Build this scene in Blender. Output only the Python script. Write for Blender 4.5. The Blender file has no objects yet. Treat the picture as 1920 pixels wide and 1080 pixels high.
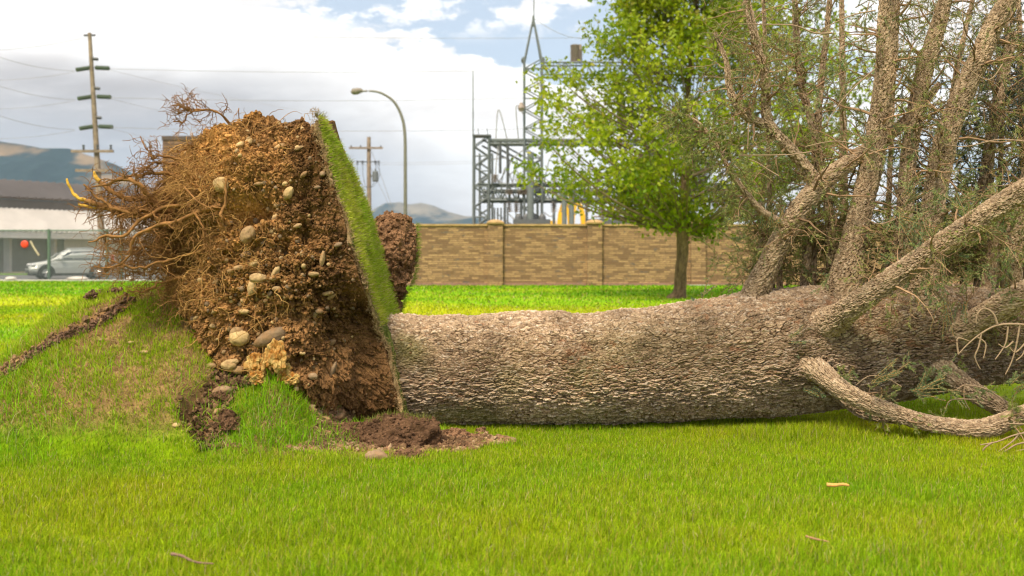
import bpy, math, random
import numpy as np
from mathutils import Vector
rad = math.radians
rng = np.random.default_rng(7)
random.seed(7)
sc = bpy.context.scene
# ---------------------------------------------------------------- camera
CZ, F = 1.2, 1866.67            # camera height, focal length in photo pixels (35 mm lens)
cam_d = bpy.data.cameras.new("camera"); cam = bpy.data.objects.new("camera", cam_d)
sc.collection.objects.link(cam); sc.camera = cam
cam.location = (0, 0, CZ); cam.rotation_euler = (rad(90), 0, 0)
cam_d.lens = 35; cam_d.sensor_width = 36; cam_d.shift_y = -0.03125
cam_d.clip_start = 0.05; cam_d.clip_end = 60000
cam_d.dof.use_dof = True; cam_d.dof.focus_distance = 6.7; cam_d.dof.aperture_fstop = 2.2
# ---------------------------------------------------------------- exposure, world, sun
sc.view_settings.view_transform = 'Standard'; sc.view_settings.look = 'None'
sc.view_settings.exposure = 0.97; sc.view_settings.gamma = 1
try:
    sc.cycles.use_denoising = True; sc.cycles.denoiser = 'OPENIMAGEDENOISE'
    sc.cycles.max_bounces = 6; sc.cycles.diffuse_bounces = 3; sc.cycles.transparent_max_bounces = 6
    sc.cycles.volume_bounces = 0; sc.cycles.use_adaptive_sampling = True; sc.cycles.adaptive_threshold = 0.02
    sc.cycles.filter_width = 1.2
except Exception: pass
SUN_EL, SUN_AZ = rad(57), rad(204)   # azimuth clockwise from +Y: behind the camera, to the left
world = bpy.data.worlds.new("World"); sc.world = world; world.use_nodes = True
NT = world.node_tree; NT.nodes.clear()

class G:                                  # tiny node-expression helper
    def __init__(s, nt): s.nt = nt
    def n(s, t, **kw):
        nd = s.nt.nodes.new(t)
        for k, v in kw.items(): setattr(nd, k, v)
        return nd
    def put(s, sock, v):
        if hasattr(v, 'is_output'): s.nt.links.new(v, sock)
        elif isinstance(v, (tuple, list)) and sock.type == 'RGBA' and len(v) == 3: sock.default_value = (*v, 1)
        else: sock.default_value = v
    def m(s, op, a, b=0.0, c=0.0, clamp=False):
        nd = s.n('ShaderNodeMath', operation=op); nd.use_clamp = clamp
        s.put(nd.inputs[0], a); s.put(nd.inputs[1], b)
        if op in ('MULTIPLY_ADD', 'WRAP', 'CLAMP', 'COMPARE'): s.put(nd.inputs[2], c)
        return nd.outputs[0]
    def ss(s, v, a, b, lo=0.0, hi=1.0):
        nd = s.n('ShaderNodeMapRange', interpolation_type='SMOOTHSTEP'); s.put(nd.inputs[0], v)
        for i, q in enumerate((a, b, lo, hi)): s.put(nd.inputs[i+1], q)
        return nd.outputs[0]
    def mix(s, f, a, b, mode='MIX'):
        nd = s.n('ShaderNodeMix', data_type='RGBA', blend_type=mode)
        s.put(nd.inputs[0], f); s.put(nd.inputs[6], a); s.put(nd.inputs[7], b)
        return nd.outputs[2]
    def noise(s, vec, scale, detail=4, rough=0.55, dist=0.0):
        nd = s.n('ShaderNodeTexNoise')
        if vec is not None: s.put(nd.inputs['Vector'], vec)
        nd.inputs['Scale'].default_value = scale; nd.inputs['Detail'].default_value = detail
        nd.inputs['Roughness'].default_value = rough; nd.inputs['Distortion'].default_value = dist
        return nd.outputs[0]
    def comb(s, x, y, z):
        nd = s.n('ShaderNodeCombineXYZ'); s.put(nd.inputs[0], x); s.put(nd.inputs[1], y); s.put(nd.inputs[2], z)
        return nd.outputs[0]
    def mapv(s, vec, scale):
        nd = s.n('ShaderNodeMapping'); s.put(nd.inputs[0], vec); nd.inputs['Scale'].default_value = scale
        return nd.outputs[0]
g = G(NT)
tc = g.n('ShaderNodeTexCoord'); sep = g.n('ShaderNodeSeparateXYZ'); NT.links.new(tc.outputs['Generated'], sep.inputs[0])
yy = g.m('MAXIMUM', g.m('ABSOLUTE', sep.outputs[1]), 0.06)
U = g.m('DIVIDE', sep.outputs[0], yy); V = g.m('DIVIDE', sep.outputs[2], yy)
uv = g.comb(U, V, 0.0)
uvs = g.mapv(uv, (1, 3.2, 1))
n1 = g.noise(uvs, 5.0, 7, 0.6, 0.3); n2 = g.noise(uvs, 2.2, 4, 0.5, 0.2); n3 = g.noise(g.mapv(uv, (1, 4.5, 1)), 11.0, 5, 0.6)
n4 = g.noise(g.mapv(uv, (1, 2.0, 1)), 16.0, 6, 0.65)
line = g.m('SUBTRACT', 0.262, g.m('MULTIPLY', g.m('ADD', U, 0.30), 0.235))
dd = g.m('ADD', g.m('SUBTRACT', V, line), g.m('MULTIPLY', g.m('SUBTRACT', n4, 0.5), 0.10))
blue = g.m('MULTIPLY', g.ss(dd, -0.004, 0.006), g.ss(V, 0.5, 0.35))
blue = g.m('MULTIPLY', blue, g.ss(U, 0.40, 0.2))
wisp = g.m('MULTIPLY', g.ss(g.m('ADD', n4, g.m('MULTIPLY', V, 0.6)), 0.60, 0.72), 0.85)
wisp = g.m('MULTIPLY', wisp, g.ss(V, 0.21, 0.24))
blue = g.m('MULTIPLY', blue, g.m('SUBTRACT', 1.0, wisp))
small = g.m('MULTIPLY', g.ss(n1, 0.50, 0.62), g.ss(U, 0.12, 0.25))          # broken cloud behind the trees
blue = g.m('MAXIMUM', blue, g.m('MULTIPLY', small, 0.9))
hi = g.m('MULTIPLY', g.ss(g.noise(tc.outputs['Generated'], 2.5, 5, 0.6), 0.46, 0.6), g.ss(V, 0.4, 0.9))
blue = g.m('MAXIMUM', blue, g.m('MULTIPLY', hi, 0.8))
# thickness of the cloud layer: grey bank low on the left, thin white elsewhere
bank = g.m('MULTIPLY', g.ss(g.m('ADD', U, g.m('MULTIPLY', V, 0.9)), 0.08, -0.14), g.ss(g.m('ADD', V, g.m('MULTIPLY', g.m('SUBTRACT', n2, .5), 0.08)), 0.205, 0.165))
bands = g.m('MULTIPLY', g.ss(n3, 0.54, 0.74, 0.0, 0.6), g.ss(V, 0.15, 0.09))
tops = g.m('MULTIPLY', g.ss(n2, 0.50, 0.62), g.ss(U, -0.25, -0.4))
grey = g.m('MAXIMUM', g.m('MULTIPLY', bank, g.ss(n3, 0.25, 0.55, 0.75, 1.0)), g.m('MULTIPLY', g.m('MAXIMUM', bands, tops), 0.7), )
low = g.ss(V, 0.17, 0.09)
gcol = g.mix(low, (0.33, 0.30, 0.285), (0.29, 0.29, 0.305))
gcol = g.mix(g.ss(n1, 0.35, 0.62, 0.0, 0.45), gcol, (0.42, 0.405, 0.40))
wcol = g.mix(g.ss(n1, 0.35, 0.6), (0.63, 0.585, 0.545), (0.80, 0.77, 0.73))
cloud = g.mix(grey, wcol, gcol)
sky = g.n('ShaderNodeTexSky', sky_type='NISHITA'); sky.sun_disc = False
sky.sun_elevation = SUN_EL; sky.sun_rotation = SUN_AZ; sky.air_density = 1.0; sky.dust_density = 2.0; sky.ozone_density = 1.5
SKS = 0.12
cl10 = g.mix(1.0, cloud, (1/SKS, 1/SKS, 1/SKS), 'MULTIPLY')
skyp = g.mix(0.62, sky.outputs[0], (3.3, 3.55, 3.75))          # thin high haze over the blue
fin = g.mix(blue, cl10, skyp)
bg = g.n('ShaderNodeBackground'); NT.links.new(fin, bg.inputs[0]); bg.inputs[1].default_value = SKS
wo = g.n('ShaderNodeOutputWorld'); NT.links.new(bg.outputs[0], wo.inputs[0])
sd = bpy.data.lights.new("sun", 'SUN'); sd.energy = 2.9; sd.angle = rad(16); sd.color = (1.0, 0.87, 0.67)
sun = bpy.data.objects.new("sun", sd); sc.collection.objects.link(sun)
tosun = Vector((math.sin(SUN_AZ)*math.cos(SUN_EL), math.cos(SUN_AZ)*math.cos(SUN_EL), math.sin(SUN_EL)))
sun.rotation_euler = tosun.to_track_quat('Z', 'Y').to_euler(); sun.location = (0, 0, 40)

# ---------------------------------------------------------------- helpers
def WP(px, py, d): return np.array([(px-960)/F*d, d, CZ-(py-480)/F*d])
def link(o, parent=None):
    sc.collection.objects.link(o)
    if parent is not None: o.parent = parent
    return o
def mesh(name, v, f, mat, parent=None, col=None, smooth=False, extra=None):
    v = np.asarray(v, dtype=np.float32).reshape(-1, 3)
    me = bpy.data.meshes.new(name)
    if isinstance(f, list) and np.ndim(f[0]) == 1: f = np.array(f)
    groups = f if isinstance(f, list) else [f]
    groups = [np.asarray(q, dtype=np.int32) for q in groups if len(q)]
    lv = np.concatenate([q.ravel() for q in groups])
    tot = np.concatenate([np.full(len(q), q.shape[1], np.int32) for q in groups])
    st = np.concatenate([[0], np.cumsum(tot)[:-1]]).astype(np.int32)
    me.vertices.add(len(v)); me.vertices.foreach_set('co', v.ravel())
    me.loops.add(len(lv)); me.loops.foreach_set('vertex_index', lv)
    me.polygons.add(len(tot)); me.polygons.foreach_set('loop_start', st)
    try: me.polygons.foreach_set('loop_total', tot)
    except Exception: pass
    me.polygons.foreach_set('use_smooth', np.full(len(tot), bool(smooth)))
    if col is not None:
        c = np.ones((len(v), 4), np.float32); c[:, :3] = col
        a = me.attributes.new('Col', 'FLOAT_COLOR', 'POINT'); a.data.foreach_set('color', c.ravel())
    me.update(calc_edges=True)
    if mat: me.materials.append(mat)
    return link(bpy.data.objects.new(name, me), parent)
def tag(o, label=None, cat=None, group=None, kind=None):
    if label: o['label'] = label
    if cat: o['category'] = cat
    if group: o['group'] = group
    if kind: o['kind'] = kind
    return o
def thing(name, label, cat, loc=(0, 0, 0), group=None, rz=0):
    o = bpy.data.objects.new(name, None); o.empty_display_size = .2
    o.location = loc; o.rotation_euler = (0, 0, rz); sc.collection.objects.link(o)
    return tag(o, label, cat, group)
def rootmesh(name, v, f, mat, loc, **kw):          # mesh whose origin sits at loc
    o = mesh(name, np.asarray(v, float).reshape(-1, 3)-np.array(loc), f, mat, **kw); o.location = loc; return o
class MB:
    def __init__(s): s.v = []; s.f4 = []; s.f3 = []; s.n = 0; s.c = []
    def add(s, v, f, c=None):
        v = np.asarray(v, float).reshape(-1, 3); f = np.asarray(f, int)
        if f.shape[1] == 4: s.f4.append(f+s.n)
        else: s.f3.append(f+s.n)
        s.v.append(v); s.n += len(v)
        if c is not None: s.c.append(np.broadcast_to(np.asarray(c, float), (len(v), 3)))
        return s
    def box(s, a, b, c=None):
        (x0, y0, z0), (x1, y1, z1) = a, b
        v = [(x0,y0,z0),(x1,y0,z0),(x1,y1,z0),(x0,y1,z0),(x0,y0,z1),(x1,y0,z1),(x1,y1,z1),(x0,y1,z1)]
        return s.add(v, [(0,3,2,1),(4,5,6,7),(0,1,5,4),(1,2,6,5),(2,3,7,6),(3,0,4,7)], c)
    def tube(s, pts, r, sides=8, cap=True, c=None):
        pts = np.asarray(pts, float); r = np.broadcast_to(np.asarray(r, float), (len(pts),))
        v, f = tubes(pts[None], r[None], sides)
        s.add(v, f, c)
        if cap:
            n = len(pts)
            for k, e in ((0, pts[0]), (n-1, pts[-1])):
                ring = v.reshape(n, sides, 3)[k]
                idx = np.arange(sides); vv = np.vstack([ring, e[None]])
                s.add(vv, np.stack([idx, (idx+1) % sides, np.full(sides, sides)], 1), c)
        return s
    def bar(s, a, b, w, c=None): return s.tube([a, b], w*.7, 4, True, c)
    def build(s, name, mat, parent=None, smooth=False, loc=None):
        fs = []
        if s.f4: fs.append(np.concatenate(s.f4))
        if s.f3: fs.append(np.concatenate(s.f3))
        v = np.concatenate(s.v); col = np.concatenate(s.c) if s.c else None
        if loc is not None: return rootmesh(name, v, fs, mat, loc, parent=parent, smooth=smooth, col=col)
        return mesh(name, v, fs, mat, parent, smooth=smooth, col=col)
def norm(a): return a/np.maximum(np.linalg.norm(a, axis=-1, keepdims=True), 1e-9)
def frames(P):
    T = np.gradient(P, axis=1); T = norm(T)
    mean = norm(P[:, -1]-P[:, 0])
    ref = np.where(np.abs(mean[:, 2:3]) < .8, np.array([[0, 0, 1.]]), np.array([[1., 0, 0]]))
    A = norm(np.cross(T, ref[:, None, :])); B = np.cross(T, A)
    return T, A, B
def tubes(P, R, sides=4):
    n, m, _ = P.shape; T, A, B = frames(P)
    th = np.arange(sides)/sides*2*np.pi
    ring = A[:, :, None, :]*np.cos(th)[None, None, :, None]+B[:, :, None, :]*np.sin(th)[None, None, :, None]
    v = P[:, :, None, :]+ring*R[:, :, None, None]
    idx = np.arange(n*m*sides).reshape(n, m, sides)
    a = idx[:, :-1]; b = idx[:, 1:]
    f = np.stack([a, np.roll(a, -1, 2), np.roll(b, -1, 2), b], -1).reshape(-1, 4)
    return v.reshape(-1, 3), f
def h1(*k, seed=0):
    h = np.uint32(seed*2654435761 & 0xffffffff)
    acc = np.zeros(np.broadcast(*k).shape, np.uint32)+h
    for i, q in enumerate(k):
        acc = (acc ^ (q.astype(np.int64) & 0xffffffff).astype(np.uint32))*np.uint32(0x85ebca6b)
        acc ^= acc >> np.uint32(13); acc = acc*np.uint32(0xc2b2ae35); acc ^= acc >> np.uint32(16)
    return acc.astype(np.float64)/4294967295.0
def vnoise(p, seed=0):                       # value noise, 3-D, range 0..1
    i = np.floor(p).astype(np.int64); f = p-i; f = f*f*(3-2*f); out = 0
    for dx in (0, 1):
        for dy in (0, 1):
            for dz in (0, 1):
                w = (f[..., 0] if dx else 1-f[..., 0])*(f[..., 1] if dy else 1-f[..., 1])*(f[..., 2] if dz else 1-f[..., 2])
                out = out+w*h1(i[..., 0]+dx, i[..., 1]+dy, i[..., 2]+dz, seed=seed)
    return out
def fbm(p, oc=4, seed=0, gain=.5):
    a, s, t = 1.0, 0, 0
    p = np.asarray(p, float)
    for o in range(oc):
        s = s+a*vnoise(p*(2.03**o)+o*17.3, seed+o); t += a; a *= gain
    return s/t-.5
def p3(x, y): return np.stack([x, y, np.zeros_like(x)], -1)
def worley2(u, v, seed=0, jit=.9):
    iu, iv = np.floor(u).astype(np.int64), np.floor(v).astype(np.int64)
    f1 = np.full(u.shape, 9.); f2 = f1.copy(); cid = np.zeros(u.shape); ou = np.zeros(u.shape); ov = ou.copy()
    for a in (-1, 0, 1):
        for b in (-1, 0, 1):
            cu, cv = iu+a, iv+b
            pu = cu+.5+jit*(h1(cu, cv, seed=seed+1)-.5); pv = cv+.5+jit*(h1(cu, cv, seed=seed+2)-.5)
            du, dv = u-pu, v-pv; d = np.hypot(du, dv); c = h1(cu, cv, seed=seed+3)
            nb = d < f1
            f2 = np.where(nb, f1, np.minimum(f2, d)); cid = np.where(nb, c, cid)
            ou = np.where(nb, du, ou); ov = np.where(nb, dv, ov); f1 = np.minimum(f1, d)
    return f1, f2, cid, ou, ov
def ico(sub=1):
    t = (1+5**.5)/2
    v = [(-1,t,0),(1,t,0),(-1,-t,0),(1,-t,0),(0,-1,t),(0,1,t),(0,-1,-t),(0,1,-t),(t,0,-1),(t,0,1),(-t,0,-1),(-t,0,1)]
    f = [(0,11,5),(0,5,1),(0,1,7),(0,7,10),(0,10,11),(1,5,9),(5,11,4),(11,10,2),(10,7,6),(7,1,8),(3,9,4),(3,4,2),(3,2,6),(3,6,8),(3,8,9),(4,9,5),(2,4,11),(6,2,10),(8,6,7),(9,8,1)]
    v = [np.array(q, float)/np.linalg.norm(q) for q in v]
    for _ in range(sub):
        c = {}; nf = []
        def mid(a, b):
            k = (min(a, b), max(a, b))
            if k not in c:
                q = v[a]+v[b]; v.append(q/np.linalg.norm(q)); c[k] = len(v)-1
            return c[k]
        for a, b, d in f:
            x, y, z = mid(a, b), mid(b, d), mid(d, a)
            nf += [(a, x, z), (b, y, x), (d, z, y), (x, y, z)]
        f = nf
    return np.array(v), np.array(f)
ICO = [ico(0), ico(1), ico(2), ico(3)]
def randrot(n):
    q = norm(rng.normal(size=(n, 4))); w, x, y, z = q.T
    return np.stack([1-2*(y*y+z*z), 2*(x*y-w*z), 2*(x*z+w*y), 2*(x*y+w*z), 1-2*(x*x+z*z), 2*(y*z-w*x), 2*(x*z-w*y), 2*(y*z+w*x), 1-2*(x*x+y*y)], 1).reshape(n, 3, 3)
def lumps(C, S, lvl=0, rough=.25, flat=(.75, 1.3), seed=0):   # many irregular lumps merged
    n = len(C); bv, bf = ICO[lvl]
    R = randrot(n); ax = rng.uniform(flat[0], flat[1], (n, 3))
    v = bv[None]*ax[:, None, :]
    v = v*(1+rough*(rng.random((n, len(bv), 1))-.5)*2) if rough else v
    v = np.einsum('nij,nkj->nki', R, v)*np.asarray(S)[:, None, None]+C[:, None, :]
    f = bf[None]+(np.arange(n)*len(bv))[:, None, None]
    return v.reshape(-1, 3), f.reshape(-1, 3)
def walk(S, D, L, npts=6, wob=.25, grav=0.0, curl=None):
    n = len(S); P = np.zeros((n, npts, 3)); P[:, 0] = S; d = norm(D.copy())
    st = (np.asarray(L)/(npts-1))[:, None]*np.ones((n, 1))
    for k in range(1, npts):
        d = d+rng.normal(size=(n, 3))*wob
        d[:, 2] += grav
        if curl is not None: d = d+curl
        d = norm(d); P[:, k] = P[:, k-1]+d*st
    return P
def kids(P, R, cnt, tmin=.15, tmax=1.0, spread=1.0, fwd=.5):
    """start points, directions and parent radii for children of paths P"""
    n, m, _ = P.shape; T = norm(np.gradient(P, axis=1))
    idx = np.repeat(np.arange(n), cnt) if np.isscalar(cnt) else np.repeat(np.arange(n), cnt)
    t = rng.uniform(tmin, tmax, len(idx))*(m-1); i = np.minimum(t.astype(int), m-2); fr = (t-i)[:, None]
    s = P[idx, i]*(1-fr)+P[idx, i+1]*fr; tt = norm(T[idx, i]*(1-fr)+T[idx, i+1]*fr)
    rr = R[idx, i]*(1-fr[:, 0])+R[idx, i+1]*fr[:, 0]
    q = rng.normal(size=s.shape); q = norm(q-tt*(q*tt).sum(-1, keepdims=True))
    return s, norm(tt*fwd+q*spread), rr, t/(m-1)
def taper(r0, r1, n): 
    k = np.linspace(0, 1, n); return np.asarray(r0)[:, None]*(1-k)+np.asarray(r1)[:, None]*k
def spline(pts, n):
    pts = np.asarray(pts, float); m = len(pts); t = np.linspace(0, m-1, n); out = np.zeros((n, pts.shape[1]))
    for j, tt in enumerate(t):
        i = min(int(tt), m-2); u = tt-i
        p0, p1, p2, p3_ = pts[max(i-1, 0)], pts[i], pts[i+1], pts[min(i+2, m-1)]
        out[j] = .5*((2*p1)+(-p0+p2)*u+(2*p0-5*p1+4*p2-p3_)*u*u+(-p0+3*p1-3*p2+p3_)*u**3)
    return out

# ---------------------------------------------------------------- materials
def newmat(name):
    m = bpy.data.materials.new(name); m.use_nodes = True; nt = m.node_tree; nt.nodes.clear()
    gg = G(nt); b = gg.n('ShaderNodeBsdfPrincipled'); o = gg.n('ShaderNodeOutputMaterial')
    nt.links.new(b.outputs[0], o.inputs[0]); return m, gg, b, o
def simple(name, col, rough=.6, metal=0.0, var=.12, scale=8.0, bump=0.0, bscale=60.0, spec=.4):
    m, gg, b, o = newmat(name)
    tcn = gg.n('ShaderNodeTexCoord'); nn = gg.noise(tcn.outputs['Object'], scale, 5, .6)
    c = gg.mix(gg.ss(nn, .3, .7), tuple(q*(1-var) for q in col), tuple(min(1, q*(1+var)) for q in col))
    gg.put(b.inputs['Base Color'], c); b.inputs['Roughness'].default_value = rough; b.inputs['Metallic'].default_value = metal
    b.inputs['Specular IOR Level'].default_value = spec
    if bump:
        bp = gg.n('ShaderNodeBump'); bp.inputs['Strength'].default_value = 1.0; bp.inputs['Distance'].default_value = bump
        gg.put(bp.inputs['Height'], gg.noise(tcn.outputs['Object'], bscale, 4, .6)); gg.nt.links.new(bp.outputs[0], b.inputs['Normal'])
    return m
def attrmat(name, rough=.85, trans=0.0, bump=0.0, bscale=90.0, spec=.2, var=.25, vscale=40.0):
    m, gg, b, o = newmat(name)
    at = gg.n('ShaderNodeAttribute'); at.attribute_name = 'Col'
    tcn = gg.n('ShaderNodeTexCoord')
    c = at.outputs['Color']
    if var:
        nn = gg.noise(tcn.outputs['Object'], vscale, 5, .65)
        k = gg.ss(nn, .25, .75, 1-var, 1+var); c = gg.mix(1.0, c, gg.comb(k, k, k), 'MULTIPLY')
    gg.put(b.inputs['Base Color'], c); b.inputs['Roughness'].default_value = rough; b.inputs['Specular IOR Level'].default_value = spec
    if bump:
        bp = gg.n('ShaderNodeBump'); bp.inputs['Strength'].default_value = 1.0; bp.inputs['Distance'].default_value = bump
        gg.put(bp.inputs['Height'], gg.noise(tcn.outputs['Object'], bscale, 5, .65)); gg.nt.links.new(bp.outputs[0], b.inputs['Normal'])
    if trans:
        t = gg.n('ShaderNodeBsdfTranslucent'); gg.put(t.inputs[0], c); mx = gg.n('ShaderNodeMixShader')
        mx.inputs[0].default_value = trans; gg.nt.links.new(b.outputs[0], mx.inputs[1]); gg.nt.links.new(t.outputs[0], mx.inputs[2])
        gg.nt.links.new(mx.outputs[0], o.inputs[0])
    return m
M = {}
M['blade'] = attrmat('grass_blade', .6, .35, spec=.15, var=0)
M['leaf'] = attrmat('leaf', .5, .4, spec=.35, var=0)
M['needle'] = attrmat('spruce_needle', .5, .15, spec=.35, var=0)
M['soil'] = attrmat('soil', .95, bump=.012, bscale=110, spec=.05, var=.45, vscale=60)
M['stone'] = attrmat('stone', .8, bump=.002, bscale=90, spec=.25, var=.2, vscale=45)
M['bark'] = attrmat('bark', .9, bump=.006, bscale=130, spec=.12, var=.32, vscale=80)
M['twig'] = attrmat('twig', .8, spec=.2, var=.2, vscale=60)
M['root'] = attrmat('root', .85, bump=.0015, bscale=200, spec=.15, var=.25, vscale=70)
M['steel'] = simple('galvanised_steel', (.17, .19, .19), .6, .2)
M['steel_dark'] = simple('dark_steel', (.12, .125, .13), .55, .2)
M['porcelain'] = simple('insulator_glaze', (.30, .24, .20), .3)
M['ins_green'] = simple('green_insulator', (.10, .13, .09), .35)
M['wood_pole'] = simple('weathered_pole_wood', (.27, .21, .15), .9, var=.3, scale=3, bump=.01, bscale=20)
M['lamp_pole'] = simple('lamp_pole_paint', (.20, .19, .15), .5, .3)
M['wire'] = simple('wire', (.30, .29, .28), .6)
M['yellow'] = simple('yellow_sign', (.72, .42, .02), .4, var=.05)
M['concrete'] = simple('concrete', (.45, .42, .38), .9, var=.2, scale=2, bump=.004)
M['asphalt'] = simple('asphalt', (.11, .11, .11), .9, var=.25, scale=1.2, bump=.004)
M['roof_dark'] = simple('grey_metal_roof', (.15, .135, .13), .5, .2, var=.1, scale=.4)
M['wall_grey'] = simple('grey_siding', (.22, .205, .19), .7, var=.1, scale=.5)
M['glass_dark'] = simple('dark_glass', (.04, .05, .07), .12, spec=.6)
M['white_metal'] = simple('white_ribbed_metal', (.60, .56, .52), .5, var=.08, scale=.6)
M['inner'] = simple('shaded_panel', (.24, .22, .19), .8, var=.2, scale=1)
M['fence'] = simple('green_fence_steel', (.12, .17, .13), .5, .3)
M['mesh_wire'] = simple('chain_link_wire', (.25, .30, .27), .5, .4)
M['paint'] = simple('silver_car_paint', (.45, .46, .44), .35, .4, var=.03)
M['plastic'] = simple('black_plastic', (.03, .03, .03), .6)
M['tyre'] = simple('tyre_rubber', (.025, .025, .025), .85)
M['rim'] = simple('wheel_alloy', (.5, .5, .5), .3, .6)
M['lens'] = simple('headlight_lens', (.6, .6, .6), .15)
M['red'] = simple('red_lens', (.45, .03, .02), .3)
M['orange'] = simple('orange_plastic', (.75, .06, .02), .5)
M['blue'] = simple('blue_sign', (.03, .12, .5), .5)
# ================================================================ ground
def sstep(x, a, b):
    t = np.clip((x-a)/(b-a), 0, 1); return t*t*(3-2*t)
def xedge(y):                                   # torn right edge of the raised turf
    return -2.03+.05*np.sin(y*5.0+.6)+.05*np.sin(y*13)+.16*sstep(y, 6.3, 5.8)
def raised(x, y):
    px = np.interp(x, [-5.4, -4.6, -4.0, -3.68, -3.32, -2.95, -2.58, -2.17, -1.8, -1.2], [0, .08, .24, .41, .75, .93, .95, .90, .70, .35])
    yt = 5.75; yr = 7.25
    q = np.clip((y-yt)/(yr-yt), 0, 1); fr = 1-(1-q)**1.45; fr = fr*sstep(y, yt-.25, yt+.5)
    bk = 1-sstep(y, yr+.05, yr+1.1)
    return px*fr*bk
def debris(x, y):
    e = np.clip(1-((x+1.85)/.80)**2-((y-7.05)/.92)**2, 0, 1)
    d = .62*e**.8
    t = .40*np.exp(-(((x+1.52)/.24)**2+((y-6.42)/.24)**2))
    w = .10*np.exp(-(((x+.9)/.5)**2+((y-6.55)/.3)**2))
    return np.maximum(d, t)+w*.6
def Hb(x, y):
    xe = xedge(y); k = sstep(x, xe-.03, xe+.05)
    return raised(x, y)*(1-k)+debris(x, y)*k
# crack lines: torn lip on the left shoulder, as (x, y) ground points
def raycast(px, py, fn, d0=5.2, d1=8.2):
    for d_ in np.linspace(d0, d1, 900):
        p = WP(px, py, d_)
        if p[2] < float(fn(np.array(p[0]), np.array(p[1]))): return p
    return WP(px, py, d1)
LIP = np.array([raycast(a, b_, raised)[:2] for a, b_ in ((16, 708), (60, 680), (100, 654), (150, 632), (190, 612), (218, 596), (240, 574))])
def lipstep(x, y):
    yl = np.interp(x, LIP[:, 0], LIP[:, 1]); m = sstep(x, LIP[0, 0]-.2, LIP[0, 0])*(1-sstep(x, LIP[-1, 0]-.05, LIP[-1, 0]+.03))
    return .055*sstep(y, yl-.01, yl+.02)*m*(1-sstep(y, yl+.15, yl+.4))
def soilmask(x, y):                              # 0 grass .. 1 bare soil
    xe = xedge(y)+.04*(vnoise(p3(x*9, y*9), 3)-.5)
    a = sstep(x, xe-.04, xe+.02)*(1-sstep(x, -1.15, -.95))*sstep(y, 5.95, 6.15)*(1-sstep(y, 8.6, 9.0))
    tuft = np.exp(-(((x+1.50)/.31)**2+((y-6.25)/.26)**2)); a = a*(1-sstep(tuft, .35, .55))
    n = fbm(p3(x*3, y*3), 3, 5)
    b = np.exp(-(((x+.75)/.58)**2+((y-6.32)/.30)**2)); b = sstep(b+n*.5, .30, .6)
    b2 = np.exp(-(((x+.25)/.35)**2+((y-6.5)/.16)**2)); b2 = .8*sstep(b2+n*.6, .35, .7)
    yl = np.interp(x, LIP[:, 0], LIP[:, 1]); m = sstep(x, LIP[0, 0]-.2, LIP[0, 0])*(1-sstep(x, LIP[-1, 0]-.05, LIP[-1, 0]+.03))
    c = m*np.exp(-((y-yl-.0)/.035)**2)
    hole = np.exp(-(((x+2.4)/1.2)**2+((y-8.2)/.55)**2)); hole = sstep(hole+n*.3, .35, .55)
    return np.clip(np.maximum.reduce([a, b, b2, c, hole]), 0, 1)
def thatchmask(x, y):
    r = raised(x, y)*(x < xedge(y)+.05); n = fbm(p3(x*2.5, y*2.5), 3, 9)
    a = sstep(r+n*.12, .06, .26)
    b = np.exp(-(((x+1.05)/.75)**2+((y-6.15)/.35)**2))
    return np.clip(np.maximum(a, sstep(b+n*.4, .25, .7)), 0, 1)
def H(x, y):
    x = np.asarray(x, float); y = np.asarray(y, float)
    und = .02*np.sin(x*.9+1)*np.sin(y*.7)*sstep(y, 3, 5)*(1-sstep(y, 30, 44))
    return Hb(x, y)+lipstep(x, y)+und*(np.hypot(x, y) > 0)
def stretch(a): return np.unique(np.round(np.concatenate(a), 4))
gx = stretch([np.linspace(-60, -8, 27), np.linspace(-8, -4.6, 24), np.arange(-4.6, .6, .025), np.linspace(.6, 6, 40), np.linspace(6, 60, 28)])
gy = stretch([np.linspace(-12, 3, 12), np.linspace(3, 5.6, 30), np.arange(5.6, 8.9, .025), np.linspace(8.9, 14, 30), np.linspace(14, 47.6, 50)])
X, Y = np.meshgrid(gx, gy); Zg = H(X, Y)
sm = soilmask(X, Y); tm = thatchmask(X, Y)
Zg = Zg+sm*(fbm(p3(X*9, Y*9), 4, 21)*.07+fbm(p3(X*30, Y*30), 3, 22)*.03)*(Y < 9.2)+.012*fbm(p3(X*12, Y*12), 2, 4)
n1_ = fbm(p3(X*1.1, Y*1.1), 4, 31); n2_ = fbm(p3(X*.12, Y*.55), 3, 32)
def lawncol(x, y):                               # mown lawn: green with yellower drought patches
    a = fbm(p3(x*.22, y*.45), 3, 41)*1.6+fbm(p3(x*1.6, y*1.6), 3, 42)*.7
    patch = np.exp(-(((x+13)/7.5)**2+((y-25.5)/2.6)**2))*1.1+np.exp(-(((x+1)/6)**2+((y-22)/2.0)**2))*.55+np.exp(-(((x-2.2)/1.2)**2+((y-3.9)/.9)**2))*.35
    k = np.clip(.30+a*.95+patch, 0, 1)[..., None]
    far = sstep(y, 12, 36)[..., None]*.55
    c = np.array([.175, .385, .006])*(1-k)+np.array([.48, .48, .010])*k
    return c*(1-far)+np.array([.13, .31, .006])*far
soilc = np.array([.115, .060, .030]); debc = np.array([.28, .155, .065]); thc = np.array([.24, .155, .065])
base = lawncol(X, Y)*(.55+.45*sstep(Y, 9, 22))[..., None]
base = base*(1-tm[..., None])+thc*tm[..., None]
dk = np.clip(.35+n1_*1.3+(Y < 6.5)*.1+sstep(X, -1.9, -1.2)*.2, 0, 1)[..., None]; sc_ = debc*(1-dk)+soilc*dk
edge = np.exp(-((X-xedge(Y)-.06)/.10)**2)[..., None]; sc_ = sc_*(1-edge)+soilc*.75*edge
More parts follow.
